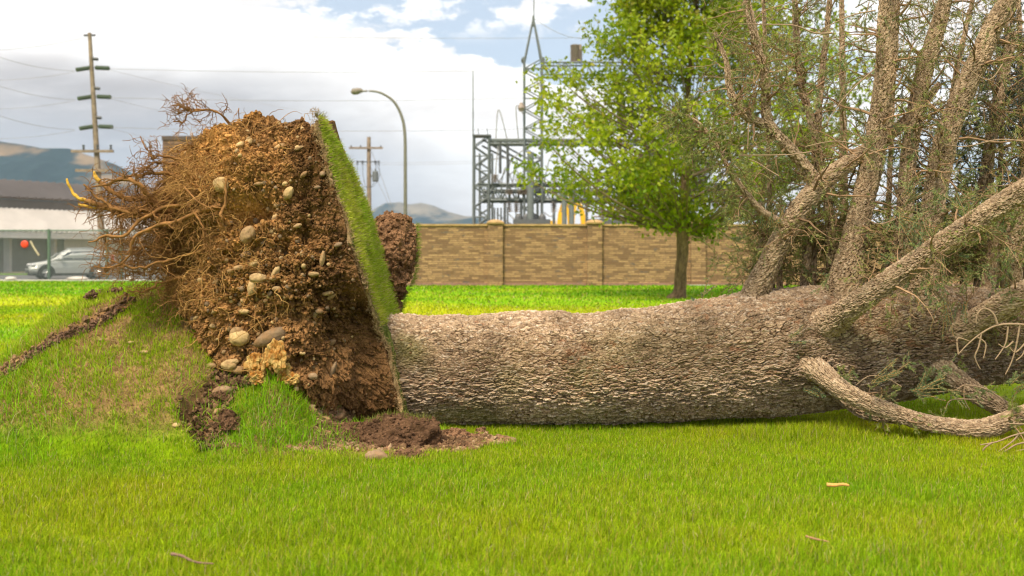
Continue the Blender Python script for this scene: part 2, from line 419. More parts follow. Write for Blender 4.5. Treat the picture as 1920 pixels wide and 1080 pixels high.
base = base*(1-sm[..., None])+sc_*sm[..., None]
nx, ny = len(gx), len(gy); idx = np.arange(nx*ny).reshape(ny, nx)
fq = np.stack([idx[:-1, :-1], idx[:-1, 1:], idx[1:, 1:], idx[1:, :-1]], -1).reshape(-1, 4)
lawnmat = attrmat('lawn_ground', .9, bump=.01, bscale=45, spec=.05, var=.3, vscale=14)
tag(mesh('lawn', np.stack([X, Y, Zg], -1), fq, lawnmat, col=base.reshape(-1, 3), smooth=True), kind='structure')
m_, g_, b_, o_ = newmat('dry_land'); tcn = g_.n('ShaderNodeTexCoord')
g_.put(b_.inputs['Base Color'], g_.mix(g_.ss(g_.noise(tcn.outputs['Object'], .004, 6, .6), .4, .6), (.30, .23, .08), (.12, .15, .04))); b_.inputs['Roughness'].default_value = 1
S = 11990
tag(mesh('ground', [(-S, -S, -.12), (S, -S, -.12), (S, S, -.12), (-S, S, -.12)], [(0, 1, 2, 3)], m_), kind='structure')
b = MB(); b.box((-60, 47.6, -.3), (60, 48.6, .05)); tag(b.build('pavement', M['concrete']), kind='structure')
b = MB(); b.box((-60, 48.6, -.3), (60, 74, -.03)); tag(b.build('car_park', M['asphalt']), kind='structure')
b = MB(); b.box((-60, 64.5, -.2), (-27, 65.5, .05)); tag(b.build('verge', simple('verge_grass', (.14, .26, .02), .9, var=.3, scale=3)), kind='structure')

# ================================================================ grass
def blades(x, y, z, L, W, col, lean=.35, nrm=None, segs=2, dirb=None):
    n = len(x); az = rng.uniform(0, 2*np.pi, n); d = np.stack([np.cos(az), np.sin(az), np.zeros(n)], 1)
    if dirb is not None: d = norm(d+dirb)
    up = np.array([[0, 0, 1.]])*np.ones((n, 1)) if nrm is None else nrm
    la = np.abs(rng.normal(0, lean, n))[:, None]; tw = rng.uniform(0, np.pi, n)
    side = norm(np.cross(up, np.stack([np.cos(tw), np.sin(tw), .001*np.ones(n)], 1)))
    p0 = np.stack([x, y, z], 1); L = L[:, None]; W = np.asarray(W)[:, None]*side*.5
    p1 = p0+L*.5*norm(up+d*la*.6); p2 = p1+L*.5*norm(up*1.0+d*la*2.2)
    if segs == 2:
        v = np.stack([p0-W, p0+W, p1+W*.8, p1-W*.8, p2], 1); o = np.arange(n)[:, None]*5
        return v.reshape(-1, 3), [o+np.array([[0, 1, 2, 3]]), o+np.array([[3, 2, 4]])], np.repeat(col, 5, 0)
    v = np.stack([p0-W, p0+W, p2], 1); o = np.arange(n)[:, None]*3
    return v.reshape(-1, 3), [o+np.array([[0, 1, 2]])], np.repeat(col, 3, 0)
def bcol(x, y, n):
    k = rng.random(n); c = lawncol(x, y)*rng.uniform(.45, 1.4, n)[:, None]
    yl = k < .10; c[yl] = np.array([.50, .42, .07])*rng.uniform(.7, 1.2, yl.sum())[:, None]
    st = k > .965; c[st] = np.array([.55, .45, .22])*rng.uniform(.6, 1.1, st.sum())[:, None]
    dk = (k > .10) & (k < .24); c[dk] *= np.array([.6, .8, .8])
    return c
def scatter(n, y0, y1, x0=None, x1=None, marg=.35):
    if x0 is None:
        y = np.sqrt(rng.uniform(y0*y0, y1*y1, n)); x = rng.uniform(-1, 1, n)*(.5143*y+marg)
    else: y = rng.uniform(y0, y1, n); x = rng.uniform(x0, x1, n)
    return x, y
parts = []
x, y = scatter(500000, 3.1, 8.2)
keep = (rng.random(len(x)) > np.clip(soilmask(x, y)*1.1+thatchmask(x, y)*1.0, 0, 1)) & ((y < 7.05) | (x < -3.4) | (x > -.85)); x, y = x[keep], y[keep]
cl = fbm(p3(x*5, y*5), 3, 51); L = rng.uniform(.028, .062, len(x))*(1+cl*1.2)
L *= 1+1.3*sstep(x, .9, 1.9)*np.exp(-((y-6.65)/.28)**2)*(.6+.8*vnoise(p3(x*4, y*4), 52)); L *= .75+.25*sstep(y, 6.6, 4.5)
parts.append(blades(x, y, H(x, y)-.006, L, rng.uniform(.0020, .0040, len(x)), bcol(x, y, len(x)), .42, dirb=np.array([.35, 0, 0])))
x, y = scatter(90000, 7.2, 24, None, None, .5); keep = (x < -2.6) | (rng.random(len(x)) < .45)
keep &= soilmask(x, y) < .5; keep &= ~((x > -2) & (y < 7.6)); x, y = x[keep], y[keep]
parts.append(blades(x, y, H(x, y)-.004, rng.uniform(.04, .075, len(x)), .004+.0009*y, bcol(x, y, len(x)), .5, segs=1))
x, y = scatter(60000, 18, 47.2, None, None, .5)
parts.append(blades(x, y, H(x, y)-.004, rng.uniform(.04, .08, len(x)), .02+.001*y, bcol(x, y, len(x)), .5, segs=1))
def join(parts):
    vs, cs, fq_, ft_ = [], [], [], []; n = 0
    for v, fs, c in parts:
        for f in fs: (fq_ if f.shape[1] == 4 else ft_).append(f+n)
        vs.append(v); cs.append(c); n += len(v)
    fs = []
    if fq_: fs.append(np.concatenate(fq_))
    if ft_: fs.append(np.concatenate(ft_))
    return np.concatenate(vs), fs, np.concatenate(cs)
v, f, c = join(parts); tag(mesh('lawn_grass', v, f, M['blade'], col=c), 'short bright green and yellow lawn grass round the fallen tree', kind='stuff')
# sparse grass, straw and long tufts on the raised turf
parts = []
x, y = scatter(280000, 5.4, 8.0, -4.6, -.2); tmv = thatchmask(x, y); smv = soilmask(x, y)
keep = (tmv > rng.random(len(x))) & (smv < .35); x, y = x[keep], y[keep]; n = len(x)
pn = fbm(p3(x*10, y*10), 3, 61)+rng.normal(0, .13, n); isg = pn > -.06
L = np.where(isg, rng.uniform(.022, .058, n), rng.uniform(.02, .045, n))
c = np.where(isg[:, None], np.array([.34, .48, .015])*rng.uniform(.5, 1.4, n)[:, None], np.array([[.50, .36, .15], [.42, .22, .12], [.55, .44, .22], [.25, .14, .07]])[rng.integers(0, 4, n)]*rng.uniform(.5, 1.15, n)[:, None])
yl = rng.random(n) < .12; c[yl] = np.array([.55, .45, .10])
e = .03; gxn = -(H(x+e, y)-H(x-e, y))/(2*e); gyn = -(H(x, y+e)-H(x, y-e))/(2*e)
nr = norm(np.stack([gxn*.5, gyn*.5, np.ones(n)], 1))
up = np.where(isg[:, None], nr, norm(nr*.5+rng.normal(size=(n, 3))*.6)); 
parts.append(blades(x, y, H(x, y)-.004, L, np.where(isg, .004, .0028), c, .6, nrm=up))
for (cx, cy, sx, sy, n, l0, l1) in [(-3.25, 6.15, .35, .22, 1600, .08, .16), (-1.52, 6.25, .24, .13, 2300, .05, .13), (-1.62, 6.12, .3, .10, 900, .05, .1), (-1.05, 6.33, .14, .06, 260, .05, .1),
                                    (-2.1, 7.0, .22, .06, 350, .04, .08), (-.95, 6.62, .3, .05, 420, .05, .11), (-2.9, 7.18, .35, .05, 500, .04, .09)]:
    x = rng.normal(cx, sx, n); y = rng.normal(cy, sy, n); L = rng.uniform(l0, l1, n)
    c = np.array([.24, .46, .012])*rng.uniform(.6, 1.4, n)[:, None]; q = rng.random(n) < .1; c[q] = (.42, .42, .18)
    parts.append(blades(x, y, H(x, y)-.005, L, rng.uniform(.003, .006, n), c, .8, dirb=np.array([.2, -.3, 0])))
v, f, c = join(parts); tag(mesh('mound_grass', v, f, M['blade'], col=c), 'thin patchy grass and straw on the raised turf mound', kind='stuff')
# crumbs of soil and grit on the bare ground, lip and torn edge
x, y = scatter(150000, 5.8, 8.6, -3.4, .3); smv = soilmask(x, y); keep = smv > rng.uniform(.3, 1, len(x)); x, y = x[keep][:32000], y[keep][:32000]
s = rng.gamma(2.0, .0032, len(x))+.003; s = np.minimum(s, .025)
C = np.stack([x, y, H(x, y)+s*.3+.01], 1); v, f = lumps(C, s, 0, .35)
k = np.clip(.5+fbm(p3(x*3, y*3), 3, 71)*1.5+rng.normal(0, .25, len(x))-.5*np.exp(-((x-xedge(y)-.1)/.15)**2), 0, 1)[:, None]
c = np.array([.085, .048, .028])*(1-k)+np.array([.30, .185, .095])*k
x2, y2 = scatter(20000, 5.95, 6.75, -1.45, .25); s2 = rng.gamma(2, .003, len(x2))+.003; kk = soilmask(x2, y2) > .3; x2, y2, s2 = x2[kk], y2[kk], s2[kk]
v2, f2 = lumps(np.stack([x2, y2, H(x2, y2)+.008], 1), s2, 0, .3); c2 = np.array([[.32, .18, .10], [.22, .12, .065], [.38, .26, .15]])[rng.integers(0, 3, len(x2))]
tag(mesh('loose_soil', np.concatenate([v, v2]), np.concatenate([f, f2+len(v)]), M['soil'], col=np.concatenate([np.repeat(c, 12, 0), np.repeat(c2, 12, 0)])), 'brown crumbs of soil and grit scattered over the torn ground', kind='stuff')
# torn lip along the crack
lq = spline(LIP, 260); ts = np.c_[lq, H(lq[:, 0], lq[:, 1])+.005]+rng.normal(0, .008, (260, 3))
def lipmesh(pts, wid, hgt, n, name, label, seed):
    i = rng.integers(0, len(pts), n); w = np.interp(i, [0, len(pts)*.5, len(pts)], wid)
    C = pts[i]+rng.normal(0, 1, (n, 3))*np.stack([w, w*.7, w*hgt], 1); s = rng.uniform(.004, .014, n)
    v, f = lumps(C, s, 0, .4); c = np.array([.17, .10, .065])*rng.uniform(.5, 1.5, n)[:, None]
    o = mesh(name, v, f, M['soil'], col=np.repeat(c, 12, 0)); return tag(o, label, kind='stuff')
lipmesh(ts, [.006, .010, .018], 1.0, 3600, 'torn_soil', 'dark strip of torn soil along the crack in the mound', 1)
cl = WP(213, 566, 7.15)[None]+rng.normal(0, 1, (60, 3))*np.array([.09, .05, .030])
lipmesh(cl, [.02, .02, .02], .8, 3200, 'torn_soil', 'dark crumbling soil clod on top of the mound', 2)

# ================================================================ mountains
def mountain(name, pts, d, depth, seed, dens, scalec):
    scalec = tuple(q*.62 for q in scalec)
    px = np.array([p[0] for p in pts]); py = np.array([p[1] for p in pts])
    n, m = 420, 90; t = np.linspace(px[0], px[-1], n); top = (480-np.interp(t, px, py))/F*d+CZ
    U_, K = np.meshgrid(t, np.linspace(-1, 1, m)); dd_ = d+K*depth
    xx = (U_-960)/F*d; prof = np.clip(1-np.abs(K), 0, 1)**.85
    nn = fbm(p3(xx/(d*.045), dd_/(d*.045)), 6, seed, .55); rid = np.abs(fbm(p3(xx/(d*.06)+9, dd_/(d*.05)), 4, seed+5))
    z = top[None]*prof*(1+.55*nn*(1-prof**3))-rid*top[None]*.7*(1-prof**2)
    z = np.where(prof <= 0.001, -60, z)
    k = np.clip((fbm(p3(xx/(d*.03)+3, z/(d*.012)), 5, seed+2, .6)+rid*.6-.07)*7, 0, 1)[..., None]
    c = np.array([.024, .044, .046])*(1-k)+np.array(scalec)*k
    idx = np.arange(n*m).reshape(m, n); fq = np.stack([idx[:-1, :-1], idx[:-1, 1:], idx[1:, 1:], idx[1:, :-1]], -1).reshape(-1, 4)
    o = mesh(name, np.stack([xx, dd_, z], -1), fq, attrmat('hill_'+str(seed), .95, spec=.02, var=.25, vscale=.004), col=c.reshape(-1, 3), smooth=True)
    return tag(o, kind='structure')
mountain('hills', [(-900, 430), (-500, 300), (-250, 250), (-80, 266), (0, 262), (40, 268), (80, 276), (130, 276), (170, 290), (215, 306), (262, 330), (300, 372), (380, 420), (520, 445), (700, 470)], 4200, 900, 5, 1, (.36, .26, .15))
mountain('hills', [(480, 460), (600, 430), (660, 410), (700, 392), (722, 380), (750, 378), (770, 382), (790, 379), (812, 384), (840, 396), (870, 404), (900, 406), (960, 420), (1100, 430), (1500, 440)], 8000, 1300, 15, 1, (.30, .26, .19))
mountain('hills', [(640, 470), (800, 425), (850, 412), (885, 408), (930, 416), (1100, 435), (2600, 445), (3200, 470)], 6200, 800, 25, 1, (.10, .11, .08))

# ================================================================ boundary wall
def wallmat():
    m, gg, b, o = newmat('ledgestone'); tcn = gg.n('ShaderNodeTexCoord'); gg.nt
    sp = gg.n('ShaderNodeSeparateXYZ'); gg.nt.links.new(tcn.outputs['Object'], sp.inputs[0])
    vec = gg.comb(gg.m('ADD', sp.outputs[0], sp.outputs[1]), sp.outputs[2], 0.0)
    br = gg.n('ShaderNodeTexBrick'); gg.nt.links.new(vec, br.inputs[0])
    br.inputs['Scale'].default_value = 1.0; br.inputs['Brick Width'].default_value = .42; br.inputs['Row Height'].default_value = .085
    br.inputs['Mortar Size'].default_value = .010; br.inputs['Mortar Smooth'].default_value = .4; br.offset = .43; br.squash = .7; br.squash_frequency = 3
    br.inputs['Color1'].default_value = (.0, .0, .0, 1); br.inputs['Color2'].default_value = (1, 1, 1, 1); br.inputs['Mortar'].default_value = (.5, .5, .5, 1)
    rw = gg.n('ShaderNodeSeparateColor'); gg.nt.links.new(br.outputs['Color'], rw.inputs[0]); r = rw.outputs[0]
    c = gg.mix(gg.ss(r, .1, .9), (.21, .120, .062), (.48, .295, .145))
    nn = gg.noise(gg.mapv(tcn.outputs['Object'], (5, 5, 24)), 1.6, 4, .6); c = gg.mix(gg.ss(nn, .42, .62, 0, .6), c, (.24, .14, .08))
    n2 = gg.noise(gg.mapv(tcn.outputs['Object'], (3.0, 3.0, 9.5)), 1.0, 2, .5); c = gg.mix(gg.ss(n2, .66, .70, 0, .85), c, (.14, .115, .10))
    c = gg.mix(gg.m('MULTIPLY', br.outputs['Fac'], .7), c, (.10, .065, .04))
    gg.put(b.inputs['Base Color'], c); b.inputs['Roughness'].default_value = .92
    bp = gg.n('ShaderNodeBump'); bp.inputs['Distance'].default_value = .03; gg.put(bp.inputs['Height'], gg.m('SUBTRACT', gg.m('MULTIPLY', r, .5), br.outputs['Fac'])); gg.nt.links.new(bp.outputs[0], b.inputs['Normal'])
    return m
M['stonewall'] = wallmat()
M['cap'] = simple('stone_cap', (.42, .27, .12), .9, var=.2, scale=4, bump=.01)
wy = 40.6; wall = thing('stone_wall', 'long tan ledgestone boundary wall with capped pillars behind the lawn', 'wall', (0, wy, 0))
PXS = [547, 731, 915, 1100, 1293, 1480, 1665, 1850, 2035, 2220]; xs = [(p+14-960)/F*wy for p in PXS]
for i in range(len(xs)-1):
    b = MB(); b.box((xs[i]+.30, -.12, -.1), (xs[i+1]-.30, .12, 2.42)); b.build('wall_panel', M['stonewall'], wall)
    b = MB()
    for k in range(6):
        L0 = xs[i]+.30+k*(xs[i+1]-xs[i]-.6)/6; L1 = xs[i]+.30+(k+1)*(xs[i+1]-xs[i]-.6)/6
        b.box((L0+.004, -.17, 2.423), (L1-.004, .17, 2.50+.004*(k % 2)))
    b.build('coping', M['cap'], wall)
for q in xs:
    b = MB(); b.box((q-.30, -.30, -.1), (q+.30, .30, 2.50)); p = b.build('pillar', M['stonewall'], wall)
    prof = [(.36, 2.503), (.37, 2.56), (.34, 2.60), (.24, 2.65), (.12, 2.68), (.01, 2.69)]
    v = []; f = []
    for (r, z) in prof:
        for k in range(16):
            a = k/16*2*np.pi; s = 1/max(abs(math.cos(a)), abs(math.sin(a)))**.75; v.append((q+r*s*math.cos(a), r*s*math.sin(a), z))
    for i in range(len(prof)-1):
        for k in range(16): f.append((i*16+k, i*16+(k+1) % 16, (i+1)*16+(k+1) % 16, (i+1)*16+k))
    mesh('cap', v, [np.array(f), np.array([list(range(15, -1, -1))])], M['cap'], p)
b = MB(); b.box((xs[4]-.42, -.55, -.05), (xs[4]+.42, -.32, .045)); b.build('footing', M['concrete'], wall)
b = MB()
for i in range(len(xs)-1): b.box((xs[i]+.32, -.16, -.1), (xs[i+1]-.32, -.123, .10))
b.build('wall_base', simple('reddish_base', (.28, .16, .12), .9, var=.2), wall)

# ================================================================ poles, lamp, wires
def wpx(px, py, d): return tuple(WP(px, py, d))
d = 60.
pb = np.array([(195-960)/F*d, d, 0]); pt = WP(168, 62, d)
pole = thing('utility_pole', 'tall leaning wooden power pole with paired insulator strings on the left', 'utility pole', tuple(pb))
def rel(p): return np.array(p)-pb
pts = [rel(pb+(pt-pb)*k) for k in np.linspace(-.01, 1, 12)]
b = MB(); b.tube(pts, np.linspace(.22, .11, 12), 14); b.build('pole', M['wood_pole'], pole, smooth=True)
def disks(b, a, e, n, r):
    a = np.array(a, float); e = np.array(e, float)
    for k in range(n):
        c = a+(e-a)*(k+.5)/n; h = (e-a)/n*.32; b.tube([c-h, c-h*.3, c+h*.3, c+h], [r*.35, r, r, r*.35], 10)
    b.tube([a, e], r*.22, 6)
for (y1, yo) in ((127, 0), (181, 1), (237, 2)):
    x0 = np.interp(y1, [62, 520], [168, 195])
    for s, xa, xb, dy in ((-1, x0-3, x0-29, 4), (1, x0+8, x0+32, 1)):
        b = MB(); disks(b, rel(WP(xa, y1, d)), rel(WP(xb, y1+dy, d-.8)), 9, .135); b.build('insulator', M['ins_green'], pole)
for y1 in (110, 165, 220):
    x0 = np.interp(y1, [62, 520], [168, 195]); b = MB(); b.bar(rel(WP(x0, y1, d)), rel(WP(x0+13, y1+1, d)), .14); b.build('bracket', M['steel_dark'], pole)
for (y1, xa, xb) in ((284, 137, 213), (320, 145, 203)):
    b = MB(); a = rel(WP(xa, y1+1, d)); e = rel(WP(xb, y1-1, d-.25)); a[1] -= .25
    b.box((a[0], a[1]-.06, min(a[2], e[2])-.06), (e[0], a[1]+.06, max(a[2], e[2])+.06)); ca = b.build('crossarm', M['wood_pole'], pole)
    if y1 == 284:
        for q in (160, 186, 211):
            b = MB(); p = rel(WP(q, y1-2, d)); b.tube([p+(0, -.25, .02), p+(0, -.25, .1), p+(0, -.25, .14), p+(0, -.25, .30)], [.04, .10, .05, .09], 8); b.build('insulator', M['steel_dark'], ca)
b = MB(); p = rel(WP(168, 66, d)); b.bar(p+(-.35, 0, 0), p+(.35, 0, 0), .09); b.build('top_bracket', M['steel_dark'], pole)
# second pole
d2 = 74.; p0 = np.array([(692-960)/F*d2, d2, 0])
pole2 = thing('utility_pole', 'shorter wooden power pole with crossarm and grey transformer right of the root plate', 'utility pole', tuple(p0))
ztop = WP(0, 257, d2)[2]
b = MB(); b.tube([(0, 0, -.2), (0, 0, ztop*.5), (-.02, 0, ztop)], [.20, .17, .14], 14); b.build('pole', M['wood_pole'], pole2, smooth=True)
b = MB(); z = WP(0, 278, d2)[2]; b.box((-1.45, -.26, z-.07), (1.05, -.14, z+.07)); b.build('crossarm', M['wood_pole'], pole2)
b = MB(); z = WP(0, 330, d2)[2]; b.tube([(.48, -.1, z-.42), (.48, -.1, z-.38), (.48, -.1, z+.30), (.48, -.1, z+.36)], [.2, .23, .23, .15], 14); b.tube([(.48, -.1, z+.36), (.48, -.1, z+.55)], .05, 6); b.bar((0, 0, z), (.4, -.1, z), .1); b.build('transformer', M['steel'], pole2, smooth=False)
for (q, w) in ((-.85, 0), (-.45, 0), (.5, 0), (.75, 0)):
    z = WP(0, 306, d2)[2]; b = MB(); disks(b, (q, -.2, z-.12), (q, -.2, z+.18), 3, .10); b.tube(spline([(q, -.2, z), (q+.05, -.2, z-1.0), (q*.5, -.2, z-1.7), (0, -.15, z-1.8)], 12), .018, 5); b.bar((q, -.2, z+.1), (0, -.1, z+.1), .05); b.build('fused_cutout', M['steel_dark'], pole2)
b = MB()
for q in (-1.3, -.6, .9): z = WP(0, 278, d2)[2]; b = MB(); b.tube([(q, -.2, z+.07), (q, -.2, z+.2)], .05, 8); b.build('pin_insulator', M['steel_dark'], pole2)
pass
b = MB(); b.tube(spline([(.0, 0, ztop-.6), (1.3, 0, ztop-4), (3.2, 0, 0)], 8), .015, 4); b.tube(spline([(.0, 0, ztop-2), (1.8, .3, ztop-6), (2.6, 0, 0)], 8), .012, 4); b.build('guy_wire', M['wire'], pole2)
# street lamp
d3 = 50.; p0 = np.array([(760-960)/F*d3, d3, 0]); lamp = thing('street_lamp', 'tall street lamp with long curved arm reaching left over the wall', 'street lamp', tuple(p0))
zz = lambda py: WP(0, py, d3)[2]; xx = lambda px: (px-760)/F*d3
path = spline([(0, 0, -.2), (0, 0, 2), (0, 0, zz(330)), (xx(759), 0, zz(250)), (xx(752), 0, zz(215)), (xx(738), 0, zz(190)), (xx(718), 0, zz(176)), (xx(700), 0, zz(171)), (xx(678), 0, zz(171))], 48)
b = MB(); b.tube(path, np.linspace(.10, .045, 48), 12); b.build('pole', M['lamp_pole'], lamp, smooth=True)
b = MB(); b.tube([(xx(680), 0, zz(171)), (xx(676), 0, zz(170)), (xx(670), 0, zz(171)), (xx(662), 0, zz(172)), (xx(658), 0, zz(173))], [.07, .13, .17, .16, .05], 12); b.tube([(xx(672), 0, zz(169)), (xx(672), 0, zz(166))], .06, 8); hd = b.build('lamp_head', simple('lamp_head_paint', (.22, .19, .15), .6), lamp, smooth=True)
b = MB(); b.tube([(xx(668), 0, zz(174)), (xx(668), 0, zz(176.5))], [.14, .07], 12); b.build('lens', M['lens'], hd)
# overhead wires
def wire(pts, sag, r, label):
    a, e = np.array(pts[0]), np.array(pts[1]); t = np.linspace(0, 1, 24)[:, None]; p = a+(e-a)*t; p[:, 2] -= (4*sag*t*(1-t))[:, 0]
    b = MB(); b.tube(p, r*.7, 4, False); o = b.build('overhead_wire', M['wire'], loc=tuple(a)); tag(o, label, 'wire', 'overhead wires')
for y1, ye, w in ((129, 127, 'top'), (183, 180, 'middle'), (239, 238, 'lowest')):
    wire((WP(206, y1, d-1), WP(1100, ye, 66)), .25, .016, f'{w} of the long wires running right from the tall leaning pole')
    wire((WP(140, y1+4, d-1), WP(-40, y1-36, 52)), .25, .016, f'{w} of the wires rising leftward from the tall leaning pole')
    wire((WP(140, y1+6, d-1), WP(-40, y1+20, 75)), .2, .014, f'{w} of the wires dipping leftward from the tall leaning pole')
    wire((WP(206, y1+2, d-1), WP(620, y1+85, 110)), .3, .012, f'{w} of the wires falling away right behind the root plate')
wire((WP(470, 68, 70), WP(1180, 70, 70)), .1, .016, 'highest single wire across the blue sky beside the lattice tower')
wire((WP(168, 68, d), WP(-40, 95, 55)), .2, .014, 'wire leaving the very top of the tall leaning pole')
wire((WP(1003, 35, 55), WP(1110, 72, 55)), .35, .018, 'wire sloping from the lattice tower tip into the tree')
for y1 in (303, 307): wire((WP(560, y1, d2), WP(900, y1-1, 80)), .1, .012, {303: 'upper', 307: 'lower'}[y1]+' of the two low wires passing the shorter power pole')

# ================================================================ substation
D = 55.; sub0 = np.array([(1000-960)/F*D, D, 0.])
def SP(px, py, dd=0): 
    p = WP(px, py, D+dd)-sub0; return p
def lattice(b, x0, x1, y0, y1, z0, z1, n, w=.07, horizontal=False):
    """box truss along z (or x when horizontal)"""
    if horizontal:
        for (yy_, z_) in ((y0, z0), (y1, z0), (y0, z1), (y1, z1)): b.bar((x0, yy_, z_), (x1, yy_, z_), w)
        for k in range(n):
            a, e = x0+(x1-x0)*k/n, x0+(x1-x0)*(k+1)/n
            for yy_ in (y0, y1): b.bar((a, yy_, z0 if k % 2 else z1), (e, yy_, z1 if k % 2 else z0), w*.6)
            b.bar((a, y0, z1), (e, y1, z1), w*.5); b.bar((a, y0, z0), (a, y0, z1), w*.5)
    else:
        for (x_, yy_) in ((x0, y0), (x1, y0), (x0, y1), (x1, y1)): b.bar((x_, yy_, z0), (x_, yy_, z1), w)
        for k in range(n):
            a, e = z0+(z1-z0)*k/n, z0+(z1-z0)*(k+1)/n; s = k % 2
            for yy_ in (y0, y1): b.bar((x0 if s else x1, yy_, a), (x1 if s else x0, yy_, e), w*.55)
            for x_ in (x0, x1): b.bar((x_, y0 if s else y1, a), (x_, y1 if s else y0, e), w*.55)
            if k % 3 == 0: b.bar((x0, y0, a), (x1, y0, a), w*.6)
sub = thing('substation_gantry', 'grey steel electrical substation with lattice towers behind the stone wall', 'substation', tuple(sub0))
sx = lambda px, dd=0: SP(px, 0, dd)[0]; sz = lambda py, dd=0: SP(0, py, dd)[2]
b = MB(); lattice(b, sx(983), sx(1016), -.5, .5, 0, sz(113), 22, .09); tw = b.build('tower', M['steel'], sub)
b = MB()
for q in ((sx(984), -.5), (sx(1015), -.5), (sx(984), .5), (sx(1015), .5)): b.bar((q[0], q[1], sz(113)), (sx(1000), 0, sz(34)), .08)
b.tube([(sx(1000), 0, sz(50)), (sx(1000), 0, sz(30))], .08, 6); b.tube([(sx(1001), 0, sz(34)), (sx(1001), 0, sz(-60))], .03, 5)
for q in (981, 1018): b.bar((sx(q), -.5, sz(113)), (sx(q), .5, sz(113)), .15)
b.build('spire', M['steel'], tw)
for (xa, xb, dd, y1) in ((889, 917, 0, 256), (893, 919, 6, 268), (1213, 1240, 0, 256), (1226, 1250, 6, 262), (1420, 1446, 2, 256)):
    b = MB(); lattice(b, sx(xa), sx(xb), dd-.4, dd+.4, 0, sz(y1), 14, .09); b.build('column', M['steel'], sub)
b = MB(); b.box((sx(886), -.5, sz(257)), (sx(921), .5, sz(254))); b.build('column_head', M['steel_dark'], sub)
b = MB(); lattice(b, sx(918), sx(1440), -.3, .3, sz(271), sz(263), 44, .09, True); b.box((sx(918), -.34, sz(266)), (sx(1060), -.29, sz(263))); b.build('girder', M['steel'], sub)
b = MB(); lattice(b, sx(900), sx(1440), -.3, .3, sz(376), sz(346), 40, .09, True); b.build('girder', M['steel'], sub)
b = MB(); lattice(b, sx(1016), sx(1440), -.5, .5, sz(143), sz(120), 20, .07, True); b.build('girder', M['steel'], sub)
b = MB(); a0, a1 = SP(915, 262), np.array([sx(1010), 9, sz(282)])
for o_ in (-.3, .3):
    for z_ in (0, -.35): b.bar(a0+(o_, 0, z_), a1+(o_, 0, z_), .09)
b.build('girder', M['steel'], sub)
b = MB()
for q in range(8): b.bar((sx(915+q*4), q*.9, sz(350)), (sx(1060+q*3), q*.9, sz(350)), .07) if q % 3 == 0 else None
b.bar((sx(900), 3, sz(352)), (sx(1440), 3, sz(352)), .16); b.bar((sx(900), 3, sz(372)), (sx(1440), 3, sz(372)), .14); b.bar((sx(900), 6, sz(361)), (sx(1440), 6, sz(361)), .12)
for px in range(905, 1260, 17):
    b.bar((sx(px), 3, sz(376)), (sx(px), 3, sz(346)), .08); b.bar((sx(px), 3.0, sz(346)), (sx(px+17), 3, sz(376)), .05)
    if px % 2: b.bar((sx(px+6), 6, sz(361)), (sx(px+6), 6, 0), .12)
b.build('busbar_frame', M['steel'], sub)
for px in list(range(930, 1260, 21)):
    for (ya, yb, dd, s) in ((343, 328, -.3, 1), (357, 366, -.5, 1), (378, 398, 0, .8)):
        if rng.random() < .22: continue
        q = px+rng.uniform(-5, 5); b = MB(); disks(b, (sx(q), dd, sz(ya)), (sx(q+rng.uniform(-3, 3)), dd, sz(yb)), 5, .23*s); b.build('insulator', M['porcelain'], sub)
for (px, r_) in ((1078, .27), (1087, .16)):
    b = MB(); disks(b, (sx(px), 0, sz(118)), (sx(px), 0, sz(84 if r_ > .2 else 92)), 12, r_); b.tube([(sx(px), 0, sz(118)), (sx(px), 0, sz(84))], r_*.75, 12); b.build('bushing', M['porcelain'], sub, smooth=False)
b = MB()
for (xa, ya, xm, ym, xb, yb, dd) in ((930, 262, 935, 208, 951, 262, -.3), (936, 262, 930, 330, 945, 345, -.2), (972, 262, 968, 200, 985, 222, -.2), (1012, 262, 960, 300, 954, 340, 0), (917, 300, 955, 300, 934, 345, 0),
                                 (950, 398, 985, 425, 978, 380, 0), (930, 398, 965, 420, 965, 372, 1), (1020, 398, 1035, 405, 1045, 372, 0), (985, 300, 952, 330, 956, 345, 1), (940, 345, 948, 315, 962, 345, 0), (960, 345, 968, 318, 985, 345, 1),
                                 (1090, 345, 1110, 318, 1125, 345, 0), (1115, 376, 1130, 415, 1150, 378, 0), (1060, 376, 1075, 402, 1090, 376, 0), (1150, 376, 1168, 410, 1185, 376, 0), (1190, 376, 1200, 398, 1212, 376, 0), (1020, 345, 1030, 300, 1050, 268, 0)):
    b = MB(); b.tube(spline([(sx(xa), dd, sz(ya)), (sx(xm), dd-.2, sz(ym)), (sx(xb), dd, sz(yb))], 14), .03, 5); b.build('cable', M['wire'], sub)
b = MB()
for px in (938, 952, 918): b.bar((sx(px), -.3, sz(268)), (sx(px), -.3, sz(326 if px != 952 else 350)), .11)
for px in (898, 915): b.tube([(sx(px), 0, sz(256)), (sx(px-2), 0, sz(240))], .02, 4)
for px in range(928, 958, 6): b.tube([(sx(px), -1.5, 0), (sx(px), -1.5, sz(392))], .05, 6)
b.build('conduit', M['steel_dark'], sub)
b = MB(); b.box((sx(962), -1.6, 0), (sx(1030), .9, sz(413)))
for px in (972, 986, 1000, 1016): b.tube([(sx(px), -.8, sz(413)), (sx(px), -.8, sz(407)), (sx(px), -.8, sz(402))], [.22, .2, .1], 10)
b.build('transformer_tank', M['steel_dark'], sub)
for px in (994,): b = MB(); b.tube([(sx(px), -1.2, 0), (sx(px), -1.2, sz(290))], .19, 10); b.build('post', M['steel'], sub)
b = MB(); b.box((sx(1100), -1.2, 0), (sx(1180), .9, sz(412))); b.build('switch_cabinet', M['steel_dark'], sub)
